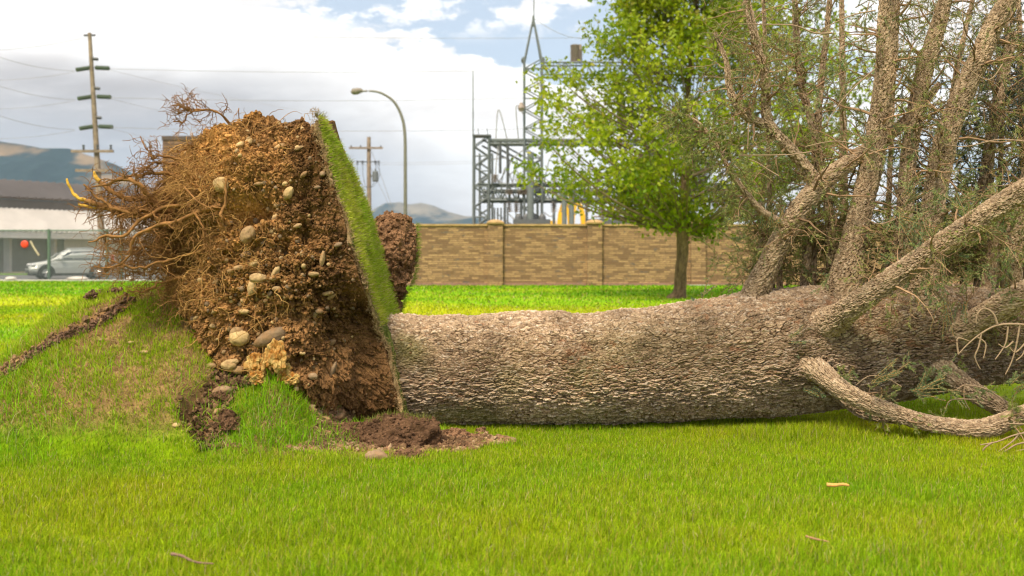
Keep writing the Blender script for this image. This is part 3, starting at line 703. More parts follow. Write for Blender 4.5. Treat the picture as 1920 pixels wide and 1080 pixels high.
for px in (1128, 1138, 1180, 1185):
    b = MB(); disks(b, (sx(px), -.6, sz(412)), (sx(px), -.6, sz(390)), 6, .14); b.bar((sx(px-18), -.6, sz(407)), (sx(px), -.6, sz(407)), .06); b.build('insulator', M['porcelain'], sub)
b = MB(); b.tube([(sx(985), -.7, sz(203)), (sx(977), -.9, sz(199))], .03, 5); b.tube([(sx(977), -.9, sz(197)), (sx(977), -.9, sz(203)), (sx(977), -.9, sz(207)), (sx(977), -.9, sz(213))], [.08, .15, .20, .12], 10); b.build('floodlight', M['porcelain'], sub)
for px in (1058, 1072):
    b = MB(); b.tube([((px-1065)/F*52, 0, 0), ((px-1065)/F*52, 0, WP(0, 346, 52)[2])], .13, 10); o = b.build('steel_post', M['steel']); o.location = ((1065-960)/F*52, 52, 0)
    tag(o, ('left' if px == 1058 else 'right')+' one of two plain grey posts in front of the yellow arches', 'post', 'plain posts by the arches')
b = MB(); b.tube([(0, 0, 0), (0, 0, WP(0, 133, 56)[2])], np.array([.07, .03]), 6); o = b.build('lightning_mast', M['steel']); o.location = ((887-960)/F*56, 56, 0); tag(o, 'thin tall mast at the left end of the substation', 'mast')
# yellow double arch sign
da = 95.; ac = np.array([(1072-960)/F*da, da, 0]); arch = thing('arch_sign', 'yellow double-arched sign seen over the stone wall', 'sign', tuple(ac))
for (cx, hw) in ((1059, 11.5), (1083, 12.5)):
    t = np.linspace(0, 1, 40); th = np.pi*t; topz = WP(0, 381, da)[2]; a = []
    for q in th:
        xq = (cx-1072-hw*math.cos(q))/F*da; zq = .2+(topz-.2)*math.sin(q)**.55; a.append((xq, 0, zq))
    a = np.array(a); tg = norm(np.gradient(a, axis=0)); nrmv = np.stack([-tg[:, 2], 0*t, tg[:, 0]], 1); w = .13+.13*np.abs(np.cos(th))
    v = []
    for s, yq in ((1, -.25), (-1, -.25), (-1, .25), (1, .25)): v.append(a+nrmv*w[:, None]*s+np.array([0, yq, 0]))
    v = np.stack(v, 1).reshape(-1, 3); idx = np.arange(160).reshape(40, 4); f = np.stack([idx[:-1], np.roll(idx[:-1], -1, 1), np.roll(idx[1:], -1, 1), idx[1:]], -1).reshape(-1, 4)
    mesh('arch', v, [f, idx[[0, -1]]], M['yellow'], arch)
b = MB()
for px in (1037, 1101): q = (px-1072)/F*da; b = MB(); b.box((q-.26, -.3, 0), (q+.26, .3, WP(0, 414, da)[2])); b.build('sign_post', M['yellow'], arch)

# ================================================================ buildings, fence and car on the left
bl = thing('metal_building', 'low grey metal building with a white ribbed canopy roof behind the fence', 'building', tuple([(-30.), 78, 0]), rz=0)
ang = math.atan2(7.0, 9.5)
def LB(px, py, d): return WP(px, py, d)-np.array([-30., 78, 0])
def dB(px): return 75+ (px)/170*6
def ribquad(b, a, c, e, f_, n, w=.10, h=.08, cc=None):     # standing seams over quad a(top-left) c(top-right) e(bottom-right) f_(bottom-left)
    a, c, e, f_ = [np.array(q) for q in (a, c, e, f_)]; nn = norm(np.cross(f_-a, c-a)); 
    if nn[2] < 0: nn = -nn
    t = -.12*nn; b.add([a, c, e, f_, a+t, c+t, e+t, f_+t], [(0, 1, 2, 3), (7, 6, 5, 4), (0, 4, 5, 1), (1, 5, 6, 2), (2, 6, 7, 3), (3, 7, 4, 0)])
    for k in range(n+1):
        u = k/n; p = a+(c-a)*u; q = f_+(e-f_)*u; b.tube([p+nn*.02, q+nn*.02], w*.5, 4)
x0, x1 = -260, 420
ya = lambda px, y0, yr: y0+(yr)*px/170
def TZ(px, y0): return WP(px, y0, 75)[2]       # z constant along the building line
def LP(px, zz_, back=0): d = 75+px/170*6; return np.array([(px-960)/F*d+30+back*.30, d-78+back, zz_])
zr, ze, zc, zf, zl = 7.0, 5.55, 4.72, 2.95, 2.5
b = MB(); ribquad(b, LP(x0, zr, 7), LP(x1, zr, 7), LP(x1, ze, -.6), LP(x0, ze, -.6), 45, .18); b.build('roof', M['roof_dark'], bl)
b = MB()
p, q = LP(x0, 0, 0), LP(x1, 0, 0); b.add([p, q, q+(0, 0, ze-.15), p+(0, 0, ze-.15), p+(0, 8, 0), q+(0, 8, 0), q+(0, 8, ze), p+(0, 8, ze)], [(0, 1, 2, 3), (1, 5, 6, 2), (4, 0, 3, 7)])
for k in range(9): z = zc+.05+k*.085; b.bar(LP(x0, z, -.02), LP(x1, z, -.02), .03)
b.build('wall', M['wall_grey'], bl)
for (pa, pb_) in ((38, 88), (-120, -60), (200, 250)):
    b = MB(); a, e = LP(pa, 0, -.06), LP(pb_, 0, -.06); za, zb = 4.78, 5.30
    b.add([a+(0, 0, za), e+(0, 0, za), e+(0, 0, zb), a+(0, 0, zb)], [(0, 1, 2, 3)]); w = b.build('window', M['glass_dark'], bl)
    b = MB()
    for s, t in ((a+(0, -.02, za), e+(0, -.02, za)), (a+(0, -.02, zb), e+(0, -.02, zb)), (a+(0, -.02, za), a+(0, -.02, zb)), (e+(0, -.02, za), e+(0, -.02, zb))): b.bar(s, t, .06)
    b.build('frame', M['steel_dark'], w)
b = MB(); ribquad(b, LP(x0, zc, -.1), LP(x1, zc, -.1), LP(x1, zf, -5.5), LP(x0, zf, -5.5), 75, .17); b.build('canopy_roof', M['white_metal'], bl)
b = MB(); p, q = LP(x0, 0, -5.55), LP(x1, 0, -5.55); b.add([p+(0, 0, zl), q+(0, 0, zl), q+(0, 0, zf-.02), p+(0, 0, zf-.02), p+(0, .25, zl), q+(0, .25, zl), q+(0, .25, zf-.02), p+(0, .25, zf-.02)], [(0, 1, 2, 3), (0, 4, 5, 1), (7, 6, 5, 4)]); b.build('fascia', M['white_metal'], bl)
for px in (27, 45, 114, 190, -60, -140):
    b = MB(); p = LP(px, 0, -5.3); b.box(p+(-.28, -.2, 0), p+(.28, .2, zl)); b.build('column', M['white_metal'], bl)
for (pa, pb_) in ((52, 104), (124, 182), (-130, -70)):
    b = MB(); a, e = LP(pa, 0, -3.2), LP(pb_, 0, -3.2); b.add([a, e, e+(0, 0, zl+.2), a+(0, 0, zl+.2)], [(0, 1, 2, 3)])
    for k in range(14): u = (k+.5)/14; p = a+(e-a)*u; b.bar(p+(0, -.02, 0), p+(0, -.02, zl), .03)
    b.build('shutter', M['inner'], bl)
b = MB(); a, e = LP(205, 0, -5.0), LP(420, 0, -5.0); b.add([a, e, e+(0, 0, 2.6), a+(0, 0, 2.6)], [(0, 1, 2, 3)])
for k in range(40): u = (k+.5)/40; p = a+(e-a)*u; b.bar(p+(0, -.02, 0), p+(0, -.02, 2.6), .05)
b.build('end_wall', M['white_metal'], bl)
b = MB(); p = LP(207, 2.75, -5.75); b.box(p+(-.1, -.05, -.25), p+(.75, .02, .38)); b.build('notice', M['blue'], bl)
# pale shed and yellow boards farther left
b = MB(); p = np.array([-54., 88, 0]); b.box((-7, 0, 0), (6.3, 4, 3.2)); b.add([(-7, -.2, 3.2), (6.5, -.2, 3.2), (4.2, 2, 4.6), (-7, 2, 4.6)], [(0, 1, 2, 3)])
sh = thing('shed', 'pale pink shed with small windows at the far left edge', 'shed', tuple(p)); b.build('wall', simple('pink_siding', (.5, .42, .38), .8), sh)
b = MB(); b.box((2.3, -.06, 1.6), (3.4, -.01, 2.4)); b.box((4.3, -.06, 1.6), (5.4, -.01, 2.4)); b.build('window', M['glass_dark'], sh)
yb = thing('board_fence', 'yellow board fence with a dark rail at the far left edge', 'fence', (-40.3, 78.2, 0))
b = MB(); b.box((-6, 0, 0), (1.9, .08, 2.0)); b.build('board', simple('yellow_board', (.50, .33, .09), .8, var=.3, scale=1.2), yb)
b = MB(); b.box((-6, -.1, .7), (2.0, -.01, 1.05)); b.box((1.6, -.14, 0), (1.75, -.11, 1.1)); b.build('rail', M['plastic'], yb)
# brown brick building mostly hidden by the root plate
bb = thing('brick_building', 'dark brown brick building corner rising behind the root plate', 'building', ((305-960)/F*62, 62, 0))
zt = WP(0, 255, 62)[2]; b = MB(); b.box((0, 0, 0), (8.2, 7, zt-.25)); b.build('wall', simple('brown_brick', (.20, .125, .08), .9, var=.4, scale=5, bump=.01), bb)
b = MB(); b.box((-.04, -.06, zt-.247), (8.25, 7.05, zt)); b.build('coping', simple('dark_coping', (.10, .075, .06), .7), bb)
b = MB()
for k in range(36): b.bar((0.02, -.012, zt-.5-k*.22), (8.15, -.012, zt-.5-k*.22), .016)
b.build('mortar_joint', simple('dark_joint', (.09, .06, .045), .9), bb)
# chain link fence
df = 49.2; fx = lambda px: (px-960)/F*df; fz = WP(0, 432, df)[2]
fe = thing('chain_link_fence', 'green chain link fence with posts in front of the parked car', 'fence', (fx(92), df, 0)); ox = fx(92)
for px in (-120, -14, 92, 201, 228, 330, 440, 550):
    b = MB(); b.tube([(fx(px)-ox, 0, -.05), (fx(px)-ox, 0, fz+.04), (fx(px)-ox, 0, fz+.08)], [.085, .085, .02], 8); b.build('post', M['fence'], fe)
b = MB(); b.tube([(fx(-140)-ox, 0, fz), (fx(560)-ox, 0, fz)], .04, 8); b.build('top_rail', M['fence'], fe)
b = MB(); xa, xb_ = fx(-140)-ox, fx(560)-ox; st = .11
k = xa-fz
P1 = []; P2 = []
while k < xb_:
    a0_, a1_ = max(k, xa), min(k+fz, xb_)
    P1.append([(a0_, -.05, a0_-k), (a1_, -.05, a1_-k)]); P2.append([(a0_, -.045, fz-(a0_-k)), (a1_, -.045, fz-(a1_-k))]); k += st
P1 = np.array(P1+P2); P1[:, :, 2] = np.clip(P1[:, :, 2], .02, fz); v, f = tubes(P1, np.full(P1.shape[:2], .0075), 3); b.add(v, f); b.build('chain_link_mesh', M['mesh_wire'], fe)
b = MB(); q = fx(48); v, f = ICO[2]; b.add(v*np.array([.19, .06, .19]), f); o = b.build('marker_disc', M['orange'], smooth=True); o.location = (q, df-.1, WP(0, 458, df)[2]); tag(o, 'round orange red marker hung on the chain link fence', 'marker')
b = MB(); b.tube(spline([(fx(59), 0, WP(0, 452, df)[2]), (fx(66), 0, WP(0, 465, df)[2]), (fx(75), 0, WP(0, 479, df)[2])], 8)+np.array([0, df-.1, 0]), .05, 6); o = b.build('strap', simple('tan_strap', (.45, .38, .26), .8), loc=(fx(59), df-.1, WP(0, 452, df)[2])); tag(o, 'pale strap hanging from the fence beside the orange marker', 'strap')
b = MB()
for px, w in ((145, .5), (20, .25), (245, .2)):
    b = MB(); v, f = ICO[1]; b.add(v*np.array([w, .2, .1])*(1+.2*rng.random((len(v), 1))), f); o = b.build('paving_slab', M['concrete']); o.location = ((px-960)/F*48, 48, .05+.06)
    tag(o, {145: 'wide pale slab on the pavement below the car', 20: 'pale slab on the pavement at the far left', 245: 'small pale slab on the pavement right of the car'}[px], 'slab')
# ---- car
def car():
    root = thing('parked_car', 'silver sport utility car parked behind the chain link fence', 'car', ((131-960)/F*53.5, 53.5, -.03), rz=rad(180+34)); root.scale = (.93, .93, .96)
    # local: +x is forward (front of the car), y to its left
    def loft(st, name, mat, par):
        rings = []
        for (x_, zb, zt_, wb, wt, r) in st:
            pr = [(-wb, zb+r), (-wb+r*.6, zb), (wb-r*.6, zb), (wb, zb+r), (wb*1.0, (zb+zt_)/2), (wt, zt_-r), (wt-r, zt_), (0, zt_+.02), (-wt+r, zt_), (-wt, zt_-r), (-wb*1.0, (zb+zt_)/2)]
            rings.append([(x_, a, c_) for a, c_ in pr])
        n = len(rings); m = len(rings[0]); v = np.array(rings).reshape(-1, 3); i_ = np.arange(n*m).reshape(n, m)
        f = np.stack([i_[:-1], np.roll(i_[:-1], -1, 1), np.roll(i_[1:], -1, 1), i_[1:]], -1).reshape(-1, 4)
        return mesh(name, v, [f, i_[[0]][:, ::-1], i_[[-1]]], mat, par, smooth=False)
    loft([(-2.25, .45, .98, .80, .76, .08), (-2.15, .32, 1.05, .88, .84, .08), (-1.4, .26, 1.06, .91, .88, .08), (0, .24, 1.04, .91, .89, .08), (.85, .26, 1.03, .91, .87, .08), (1.3, .28, .99, .90, .84, .10), (1.85, .30, .90, .87, .78, .12), (2.15, .34, .78, .80, .70, .12), (2.25, .42, .68, .72, .62, .08)], 'body', M['paint'], root)
    loft([(-2.18, 1.0, 1.10, .80, .74, .03), (-2.0, 1.0, 1.50, .82, .62, .06), (-1.6, 1.0, 1.63, .84, .62, .07), (-.6, 1.0, 1.68, .84, .63, .07), (.1, 1.0, 1.64, .84, .63, .07), (.55, 1.0, 1.42, .84, .66, .06), (1.15, .98, 1.04, .82, .76, .02)], 'roof', M['paint'], root)
    for s in (-1, 1):
        for poly in ([(.0, 1.10), (.72, 1.10), (.28, 1.47), (.0, 1.53)], [(-.95, 1.10), (-.05, 1.10), (-.05, 1.53), (-.95, 1.55)], [(-1.75, 1.16), (-1.0, 1.10), (-1.0, 1.55), (-1.55, 1.50)]):
            v = []
            for (a, z) in poly:
                yq = np.interp(z, [1.0, 1.33, 1.58], [.845, .845, .665])+.012; v.append((a, s*yq, z))
            mesh('side_window', v, [tuple(range(4))], M['glass_dark'], root)
        b = MB(); v, f = ICO[1]; b.add(v*np.array([.10, .11, .08])+(.62, s*1.0, 1.12), f); b.build('mirror', M['paint'], root, smooth=True)
        b = MB(); v, f = ICO[2]; b.add(v*np.array([.16, .15, .10])+(2.02, s*.66, .78), f); b.build('headlight', M['lens'], root, smooth=True)
        b = MB(); b.box((-2.24, s*.80-.08, .85), (-2.10, s*.80+.08, 1.35)); b.build('tail_light', M['red'], root)
        for a in (1.38, -1.32):
            w = MB(); ring = [(0.20, .30), (.02, .34), (.0, .36), (.0, .36)]
            prof = [(.76, .20), (.76, .33), (.80, .355), (.90, .355), (.935, .33), (.935, .22)]
            th = np.arange(24)/24*2*np.pi; v = np.array([[(a+r_*np.cos(t_), s*yq, .355+r_*np.sin(t_)) for t_ in th] for yq, r_ in prof]).reshape(-1, 3); i_ = np.arange(len(prof)*24).reshape(-1, 24)
            w.add(v, np.stack([i_[:-1], np.roll(i_[:-1], -1, 1), np.roll(i_[1:], -1, 1), i_[1:]], -1).reshape(-1, 4)); wh = w.build('wheel', M['tyre'], root, smooth=True)
            w = MB(); w.tube([(a, s*.90, .355), (a, s*.925, .355)], [.235, .225], 20); 
            for k in range(5): t_ = k/5*2*np.pi; w.bar((a, s*.935, .355), (a+.2*math.cos(t_), s*.93, .355+.2*math.sin(t_)), .05)
            w.build('rim', M['rim'], wh)
            w = MB(); th2 = np.linspace(-.05, np.pi+.05, 16); pts = [(a+.43*math.cos(t_), s*.905, .36+.43*math.sin(t_)) for t_ in th2]; w.tube(pts, .035, 5)
            v = [(a, s*.916, .36)]+[(a+.42*math.cos(t_), s*.916, .36+.42*math.sin(t_)) for t_ in th2]; w.add(v, [(0, i, i+1) for i in range(1, 16)]); w.build('wheel_arch', M['plastic'], root)
    v = [(1.12, -.70, 1.075), (1.12, .70, 1.075), (.57, .58, 1.43), (.57, -.58, 1.43)]; mesh('windscreen', np.array(v)+(.03, 0, .02), [(0, 1, 2, 3)], simple('windscreen_glass', (.16, .18, .17), .15, spec=.6), root)
    b = MB(); b.box((2.13, -.5, .62), (2.27, .5, .70)); b.box((2.10, -.5, .74), (2.24, .5, .79)); b.box((2.15, -.62, .36), (2.28, .62, .52)); b.build('grille', M['plastic'], root)
    b = MB(); b.box((-2.1, -.93, .20), (2.1, .93, .34)); b.build('sill', M['plastic'], root)
    for s in (-.6, .6): b = MB(); b.tube([(-1.8, s, 1.69), (-.6, s, 1.73), (.1, s, 1.70)], .025, 6); b.build('roof_rail', M['rim'], root)
car()
# ================================================================ shade tree
def bark_tube(path, rad_, ds, nth, cu, cv, amp, seed, pal, front=None, knots=(), moss=0.0, spinfrac=0.0, twist=0.0):
    """scaly bark on a tapered tube: plates cu long, cv wide (m)"""
    path = np.asarray(path, float); rad_ = np.asarray(rad_, float)
    L = np.concatenate([[0], np.cumsum(np.linalg.norm(np.diff(path, axis=0), axis=1))])
    n = max(8, int(L[-1]/ds)); s = np.linspace(0, L[-1], n)
    sp = spline(np.c_[path, rad_, L], len(path)*16); q = sp[:, 4]
    P = np.stack([np.interp(s, q, sp[:, i]) for i in range(3)], 1); R = np.interp(s, q, sp[:, 3])
    P = P+np.stack([fbm(np.stack([s*2.2/max(rad_[0]*8, .3), s*0+k*9, s*0+seed], -1), 2, seed+k) for k in range(3)], 1)*rad_[0]*.25*(1 if len(knots) == 0 else .2)
    T, A, B = frames(P[None]); A, B = A[0], B[0]
    if front is None: th = np.arange(nth)/nth*2*np.pi
    else:                                     # denser toward the camera side
        th0 = front; k = np.arange(nth)/nth*2*np.pi; th = th0+k-.55*np.sin(k)
    TH, SS = np.meshgrid(th, s); RR = R[:, None]*np.ones_like(TH)
    c3 = np.stack([SS*3, np.cos(TH)*1.2, np.sin(TH)*1.2], -1)
    big = fbm(c3*1.0, 3, seed+40)
    thu = np.mod(TH-(front or 0)+np.pi, 2*np.pi); v_ = thu*rad_.mean()
    wx = fbm(np.stack([SS*9, v_*22, SS*0], -1), 3, seed+11)
    u = SS/cu+wx*1.5; vv = v_/cv+fbm(np.stack([SS*12, v_*9, SS*0+5], -1), 3, seed+12)*1.7
    f1, f2, cid, ou, ov = worley2(u, vv, seed+50)
    g1, g2, cid2, ou2, ov2 = worley2(u*2.3+3, vv*2.1, seed+60)
    ani = .30+.70*np.abs(ov)/(np.abs(ou)+np.abs(ov)+1e-6); brk = np.clip(.75+fbm(np.stack([SS*16, v_*26, SS*0+3], -1), 2, seed+13)*2.4, .15, 1.25)
    crack = sstep(f2-f1, .26, .02)*ani*brk; crack2 = sstep(g2-g1, .20, .0)*(.35+.65*np.abs(ov2)/(np.abs(ou2)+np.abs(ov2)+1e-6))*(1.25-brk*.6)
    h = amp*(.75*cid+.75*(cid2-.5)-.60*ov-.40*ov2-1.15*crack-.45*crack2)+amp*.8*fbm(np.stack([SS*60, v_*90, SS*0], -1), 2, seed+70)
    col = np.array(pal[0])*(1-cid[..., None])+np.array(pal[1])*cid[..., None]
    w = (cid2 > .86)[..., None]*.6; col = col*(1-w)+np.array(pal[2])*w
    w = np.clip(crack*.85+crack2*.5, 0, 1)[..., None]; col = col*(1-w)+np.array(pal[3])*w  # crack tone: dark inner bark, deepened with painted crevice shade
    col = col*(1+big[..., None]*.7)
    hb = big*RR*(.12 if len(knots) else .30)
    for (ks, kth, kr, kh) in knots:
        dth = np.mod(TH-kth+np.pi, 2*np.pi)-np.pi; ro = np.hypot(SS-ks, dth*RR)/kr; e = np.exp(-ro**2)
        hb = hb+kh*e+amp*.35*np.sin(ro*13+3*fbm(np.stack([SS*20, v_*20, SS*0], -1), 2, 5))*e*(ro < 1.7)-kh*1.1*np.exp(-(ro/.28)**2)
        w = (e*.55)[..., None]; col = col*(1-w)+np.array(pal[0])*.62*w
    if moss:
        mk = np.clip(fbm(np.stack([SS*4, v_*4, SS*0+7], -1), 3, seed+80)*4+.1, 0, 1)*moss*sstep(SS, 3.2, .2)*sstep(np.sin(TH-(front or 0)+.6), -.6, .3)
        w = (mk*.55)[..., None]; col = col*(1-w)+np.array([.20, .20, .06])*w
    RR = RR+h+hb
    V = P[:, None, :]+A[:, None, :]*(np.cos(TH)*RR)[..., None]+B[:, None, :]*(np.sin(TH)*RR)[..., None]
    i_ = np.arange(n*nth).reshape(n, nth)
    f = np.stack([i_[:-1], np.roll(i_[:-1], -1, 1), np.roll(i_[1:], -1, 1), i_[1:]], -1).reshape(-1, 4)
    return V.reshape(-1, 3), f, col.reshape(-1, 3), (P, A, B, s)
PALD = [(.17, .11, .06), (.26, .17, .09), (.30, .20, .11), (.07, .045, .03)]
TB = np.array([(1275-960)/F*28.7, 28.7, 0.])
tree = thing('shade_tree', 'young leafy green shade tree with a brown trunk before the stone wall', 'tree', tuple(TB))
v, f, c, _ = bark_tube([(-.10, 0, -.1), (-.02, 0, .15), (0, 0, .5), (.05, 0, 1.2), (.10, 0, 2.0), (.15, .05, 3.2), (.2, .05, 5), (.35, .1, 7), (.5, 0, 9.0)], [.30, .20, .17, .155, .17, .12, .09, .05, .02], .05, 60, .16, .05, .012, 101, PALD)
mesh('trunk', v, f, M['bark'], tree, col=c, smooth=True)
def env(z):
    L_ = np.interp(z, [2.2, 2.7, 3.1, 3.6, 4.6, 5.6, 6.6, 7.4, 8.4, 9.4, 10.4, 11], [.5, 1.7, 3.3, 4.1, 4.3, 4.3, 3.5, 2.8, 1.9, 1.7, 1.0, .1])
    R_ = np.interp(z, [2.2, 2.7, 3.3, 4.5, 6.5, 8, 9.4, 10.6, 11], [.5, 1.9, 3.8, 5.4, 5.5, 4.6, 3.4, 1.5, .1])
    return L_, R_
cc = []
while len(cc) < 500:
    z = rng.uniform(2.3, 10.9); L_, R_ = env(z); th = rng.uniform(0, 2*np.pi); q = rng.random()**.45
    ex = (L_ if math.cos(th) < 0 else R_); x_, y_ = math.cos(th)*ex*q, math.sin(th)*min(L_, R_)*q
    lob = .98+.14*math.sin(th*5+z*1.7)+.10*math.sin(z*5.1)
    x_, y_ = x_*lob, y_*lob
    if x_ < -2.2 and z < 2.5: continue
    cc.append((x_, y_, z+.25*rng.normal()))
cc = np.array(cc); nC = len(cc)
z0 = np.clip(cc[:, 2]-.55*np.hypot(cc[:, 0], cc[:, 1])-.3, 1.9, 8.5); S0 = np.stack([.1+z0*.03, z0*0, z0], 1)
t = np.linspace(0, 1, 9)[None, :, None]; mid = S0*.45+cc*.55; mid[:, 2] -= .15*np.hypot(cc[:, 0], cc[:, 1]); mid += rng.normal(0, .12, mid.shape)
P = S0[:, None]*(1-t)**2+2*mid[:, None]*t*(1-t)+cc[:, None]*t**2
main = rng.choice(nC, 16, replace=False); ln = np.linalg.norm(cc-S0, axis=1)
order = np.argsort(-ln)[:60]; main = order[::4][:14]
for i in main:
    v, f = tubes(P[i:i+1], np.linspace(.055, .012, 9)[None], 8); mesh('limb', v, f, simple('limb_bark', (.19, .14, .09), .9, var=.25, scale=12) if 'limb_bark' not in bpy.data.materials else bpy.data.materials['limb_bark'], tree, smooth=True)
rest = np.setdiff1d(np.arange(nC), main); R0 = .008+.005*ln[rest]
# the outer half of each fine branch only, rooted on the nearest limb line
v, f = tubes(P[rest][:, 2:], taper(R0, np.full(len(rest), .006), 7), 4)
s_, d_, r_, _t = kids(P[:, 4:], taper(np.full(nC, .02), np.full(nC, .01), 5), 4, .2, 1, 1, .6); tw_ = walk(s_, d_, rng.uniform(.3, .7, len(s_)), 5, .2, .05)
v2, f2 = tubes(tw_, np.full(tw_.shape[:2], .005), 3)
tag(mesh('twigs', np.concatenate([v, v2]), np.concatenate([f, f2+len(v)]), bpy.data.materials['limb_bark'], tree), kind='stuff')
cnt = rng.integers(30, 88, nC); idx = np.repeat(np.arange(nC), cnt); lc = cc[idx]+rng.normal(0, 1, (len(idx), 3))*np.array([.26, .26, .18])
ti = rng.integers(0, len(tw_), 9000); lc = np.concatenate([lc, tw_[ti, rng.integers(1, 5, len(ti))]+rng.normal(0, .05, (len(ti), 3))])
clump = np.concatenate([idx, ti//4])
n = len(lc); R_m = randrot(n); sc_l = rng.uniform(.050, .080, n)
lv = np.array([(0, -1, 0), (.75, -.25, .12), (.35, .1, 0), (.6, .75, .1), (0, 1.05, -.1), (-.6, .75, .1), (-.35, .1, 0), (-.75, -.25, .12)])*np.array([1, 1, 1])
V_ = np.einsum('nij,kj->nki', R_m, lv)*sc_l[:, None, None]+lc[:, None]
o_ = np.arange(n)[:, None]*8
f = [o_+np.array([[0, 1, 2, 6]]), o_+np.array([[2, 3, 4, 5]])]; f = [np.concatenate(f)]; f.append(np.concatenate([o_+np.array([[0, 6, 7]]), o_+np.array([[2, 5, 6]])]))
hue = rng.random(nC)[clump]*.6+rng.random(n)*.4
col = np.array([.12, .215, .005])*(1-hue[:, None])+np.array([.40, .45, .010])*hue[:, None]
yl = rng.random(n) < .06; col[yl] = (.38, .36, .03)
mesh('crown', V_.reshape(-1, 3), f, M['leaf'], tree, col=np.repeat(col, 8, 0))
# a little bush beyond the wall
bp_ = np.array([(1215-960)/F*60, 60, 0]); bush = thing('bush', 'small dark bush showing just over the wall left of the shade tree', 'bush', tuple(bp_))
n = 900; C = rng.normal(0, 1, (n, 3))*np.array([.35, .3, .4])+(0, 0, 3.0); v, f = lumps(C, np.full(n, .08), 0, .4); mesh('foliage', v, f, M['leaf'], bush, col=np.repeat(np.array([.06, .11, .02])*rng.uniform(.6, 1.5, n)[:, None], 12, 0))
b = MB(); b.tube([(0, 0, 0), (0, 0, 2.9)], .06, 6); b.build('stem', bpy.data.materials['limb_bark'], bush)

# ================================================================ fallen spruce
PAL = [(.28, .190, .120), (.51, .370, .248), (.65, .53, .42), (.058, .032, .017)]
PAL2 = [(.26, .178, .11), (.45, .33, .215), (.55, .43, .31), (.055, .03, .016)]
FT = np.array([0.6, 7.2, 0.0]); fallen = thing('fallen_spruce', 'huge uprooted spruce lying across the lawn with its root plate upright', 'fallen tree', tuple(FT))
PX = [640, 692, 760, 860, 1000, 1120, 1200, 1290, 1370, 1450, 1530, 1600, 1700, 1800, 1920, 2100, 2350, 2700]
TOPY = [594, 592, 591, 591, 586, 586, 578, 566, 554, 545, 538, 535, 532, 535, 545, 560, 580, 600]
BOT = [790, 790, 794, 797, 796, 795, 793, 790, 784, 778, 768, 760, 745, 728, 712, 690, 670, 650]
tp = []; tr = []
for a, y0, y1 in zip(PX, TOPY, BOT):
    dc = 7.2; z_t = (480-y0)/F*dc+CZ; z_b = (480-y1)/F*dc+CZ
    tp.append(((a-960)/F*dc, dc, (z_t+z_b)/2)); tr.append((z_t-z_b)/2*.985)
tp = np.array(tp); tr = np.array(tr)
# bark frame angle: camera-facing side
Tt, At, Bt = frames(tp[None]); tocam = np.array([0, -1, .15]); front = math.atan2((Bt[0, 5]*tocam).sum(), (At[0, 5]*tocam).sum())
def knot(px, py, r, h):
    p = WP(px, py, 6.8); s_ = np.interp(p[0], tp[:, 0], np.concatenate([[0], np.cumsum(np.linalg.norm(np.diff(tp, axis=0), axis=1))]))
    zc_ = np.interp(p[0], tp[:, 0], tp[:, 2]); R_ = np.interp(p[0], tp[:, 0], tr); e = np.clip((p[2]-zc_)/R_, -.95, .95)
    dvec = np.array([0, -math.sqrt(1-e*e), e]); return (s_, math.atan2((Bt[0, 5]*dvec).sum(), (At[0, 5]*dvec).sum()), r, h)
kn = [knot(1071, 678, .09, .018), knot(1213, 652, .10, .02), knot(1342, 608, .13, .03), knot(925, 645, .07, .012), knot(1427, 600, .06, .02), knot(1180, 585, .10, .03), knot(1055, 592, .10, .025),
      knot(1540, 600, .16, .05), knot(1500, 675, .16, .05), knot(1330, 570, .1, .03), knot(1470, 700, .05, .015), knot(1750, 690, .14, .04), knot(1790, 620, .15, .05), knot(1610, 680, .07, .015)]
v, f, c, TF = bark_tube(tp, tr, .0045, 600, .052, .0190, .0125, 201, PAL, front, kn, 1.0)
rust = np.array([[.32, .15, .075]]); rm = (fbm(v*np.array([20, 20, 34]), 3, 333)+.5*fbm(v*2.2, 2, 334) > .27)[:, None]*.5; c = c*(1-rm)+rust*rm
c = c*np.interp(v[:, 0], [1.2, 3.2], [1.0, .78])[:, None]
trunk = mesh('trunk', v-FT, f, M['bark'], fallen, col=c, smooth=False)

def ndl(P, per, L0=.018, W0=.0034, cols=None, spread=.9):
    """needles along paths P"""
    n, m, _ = P.shape; s_, d_, _, _ = kids(P, np.ones((n, m)), per, 0, 1, spread, .75)
    N_ = len(s_); L = rng.uniform(.7, 1.15, N_)*L0; side = norm(np.cross(d_, rng.normal(size=d_.shape)))*W0*.5
    V = np.stack([s_-side, s_+side, s_+d_*L[:, None]], 1).reshape(-1, 3); F_ = np.arange(N_*3).reshape(-1, 3)
    k = np.repeat(rng.random(n), per)*.6+rng.random(N_)*.4
    c = cols[0]*(1-k[:, None])+cols[1]*k[:, None]
    br = np.repeat(rng.random(n) < .05, per)
    c[br] = np.array([.30, .22, .09])
    return V, F_, np.repeat(c, 3, 0)
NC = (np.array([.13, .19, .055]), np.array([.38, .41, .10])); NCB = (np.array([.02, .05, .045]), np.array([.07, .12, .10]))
TWC = np.array([.28, .175, .10])
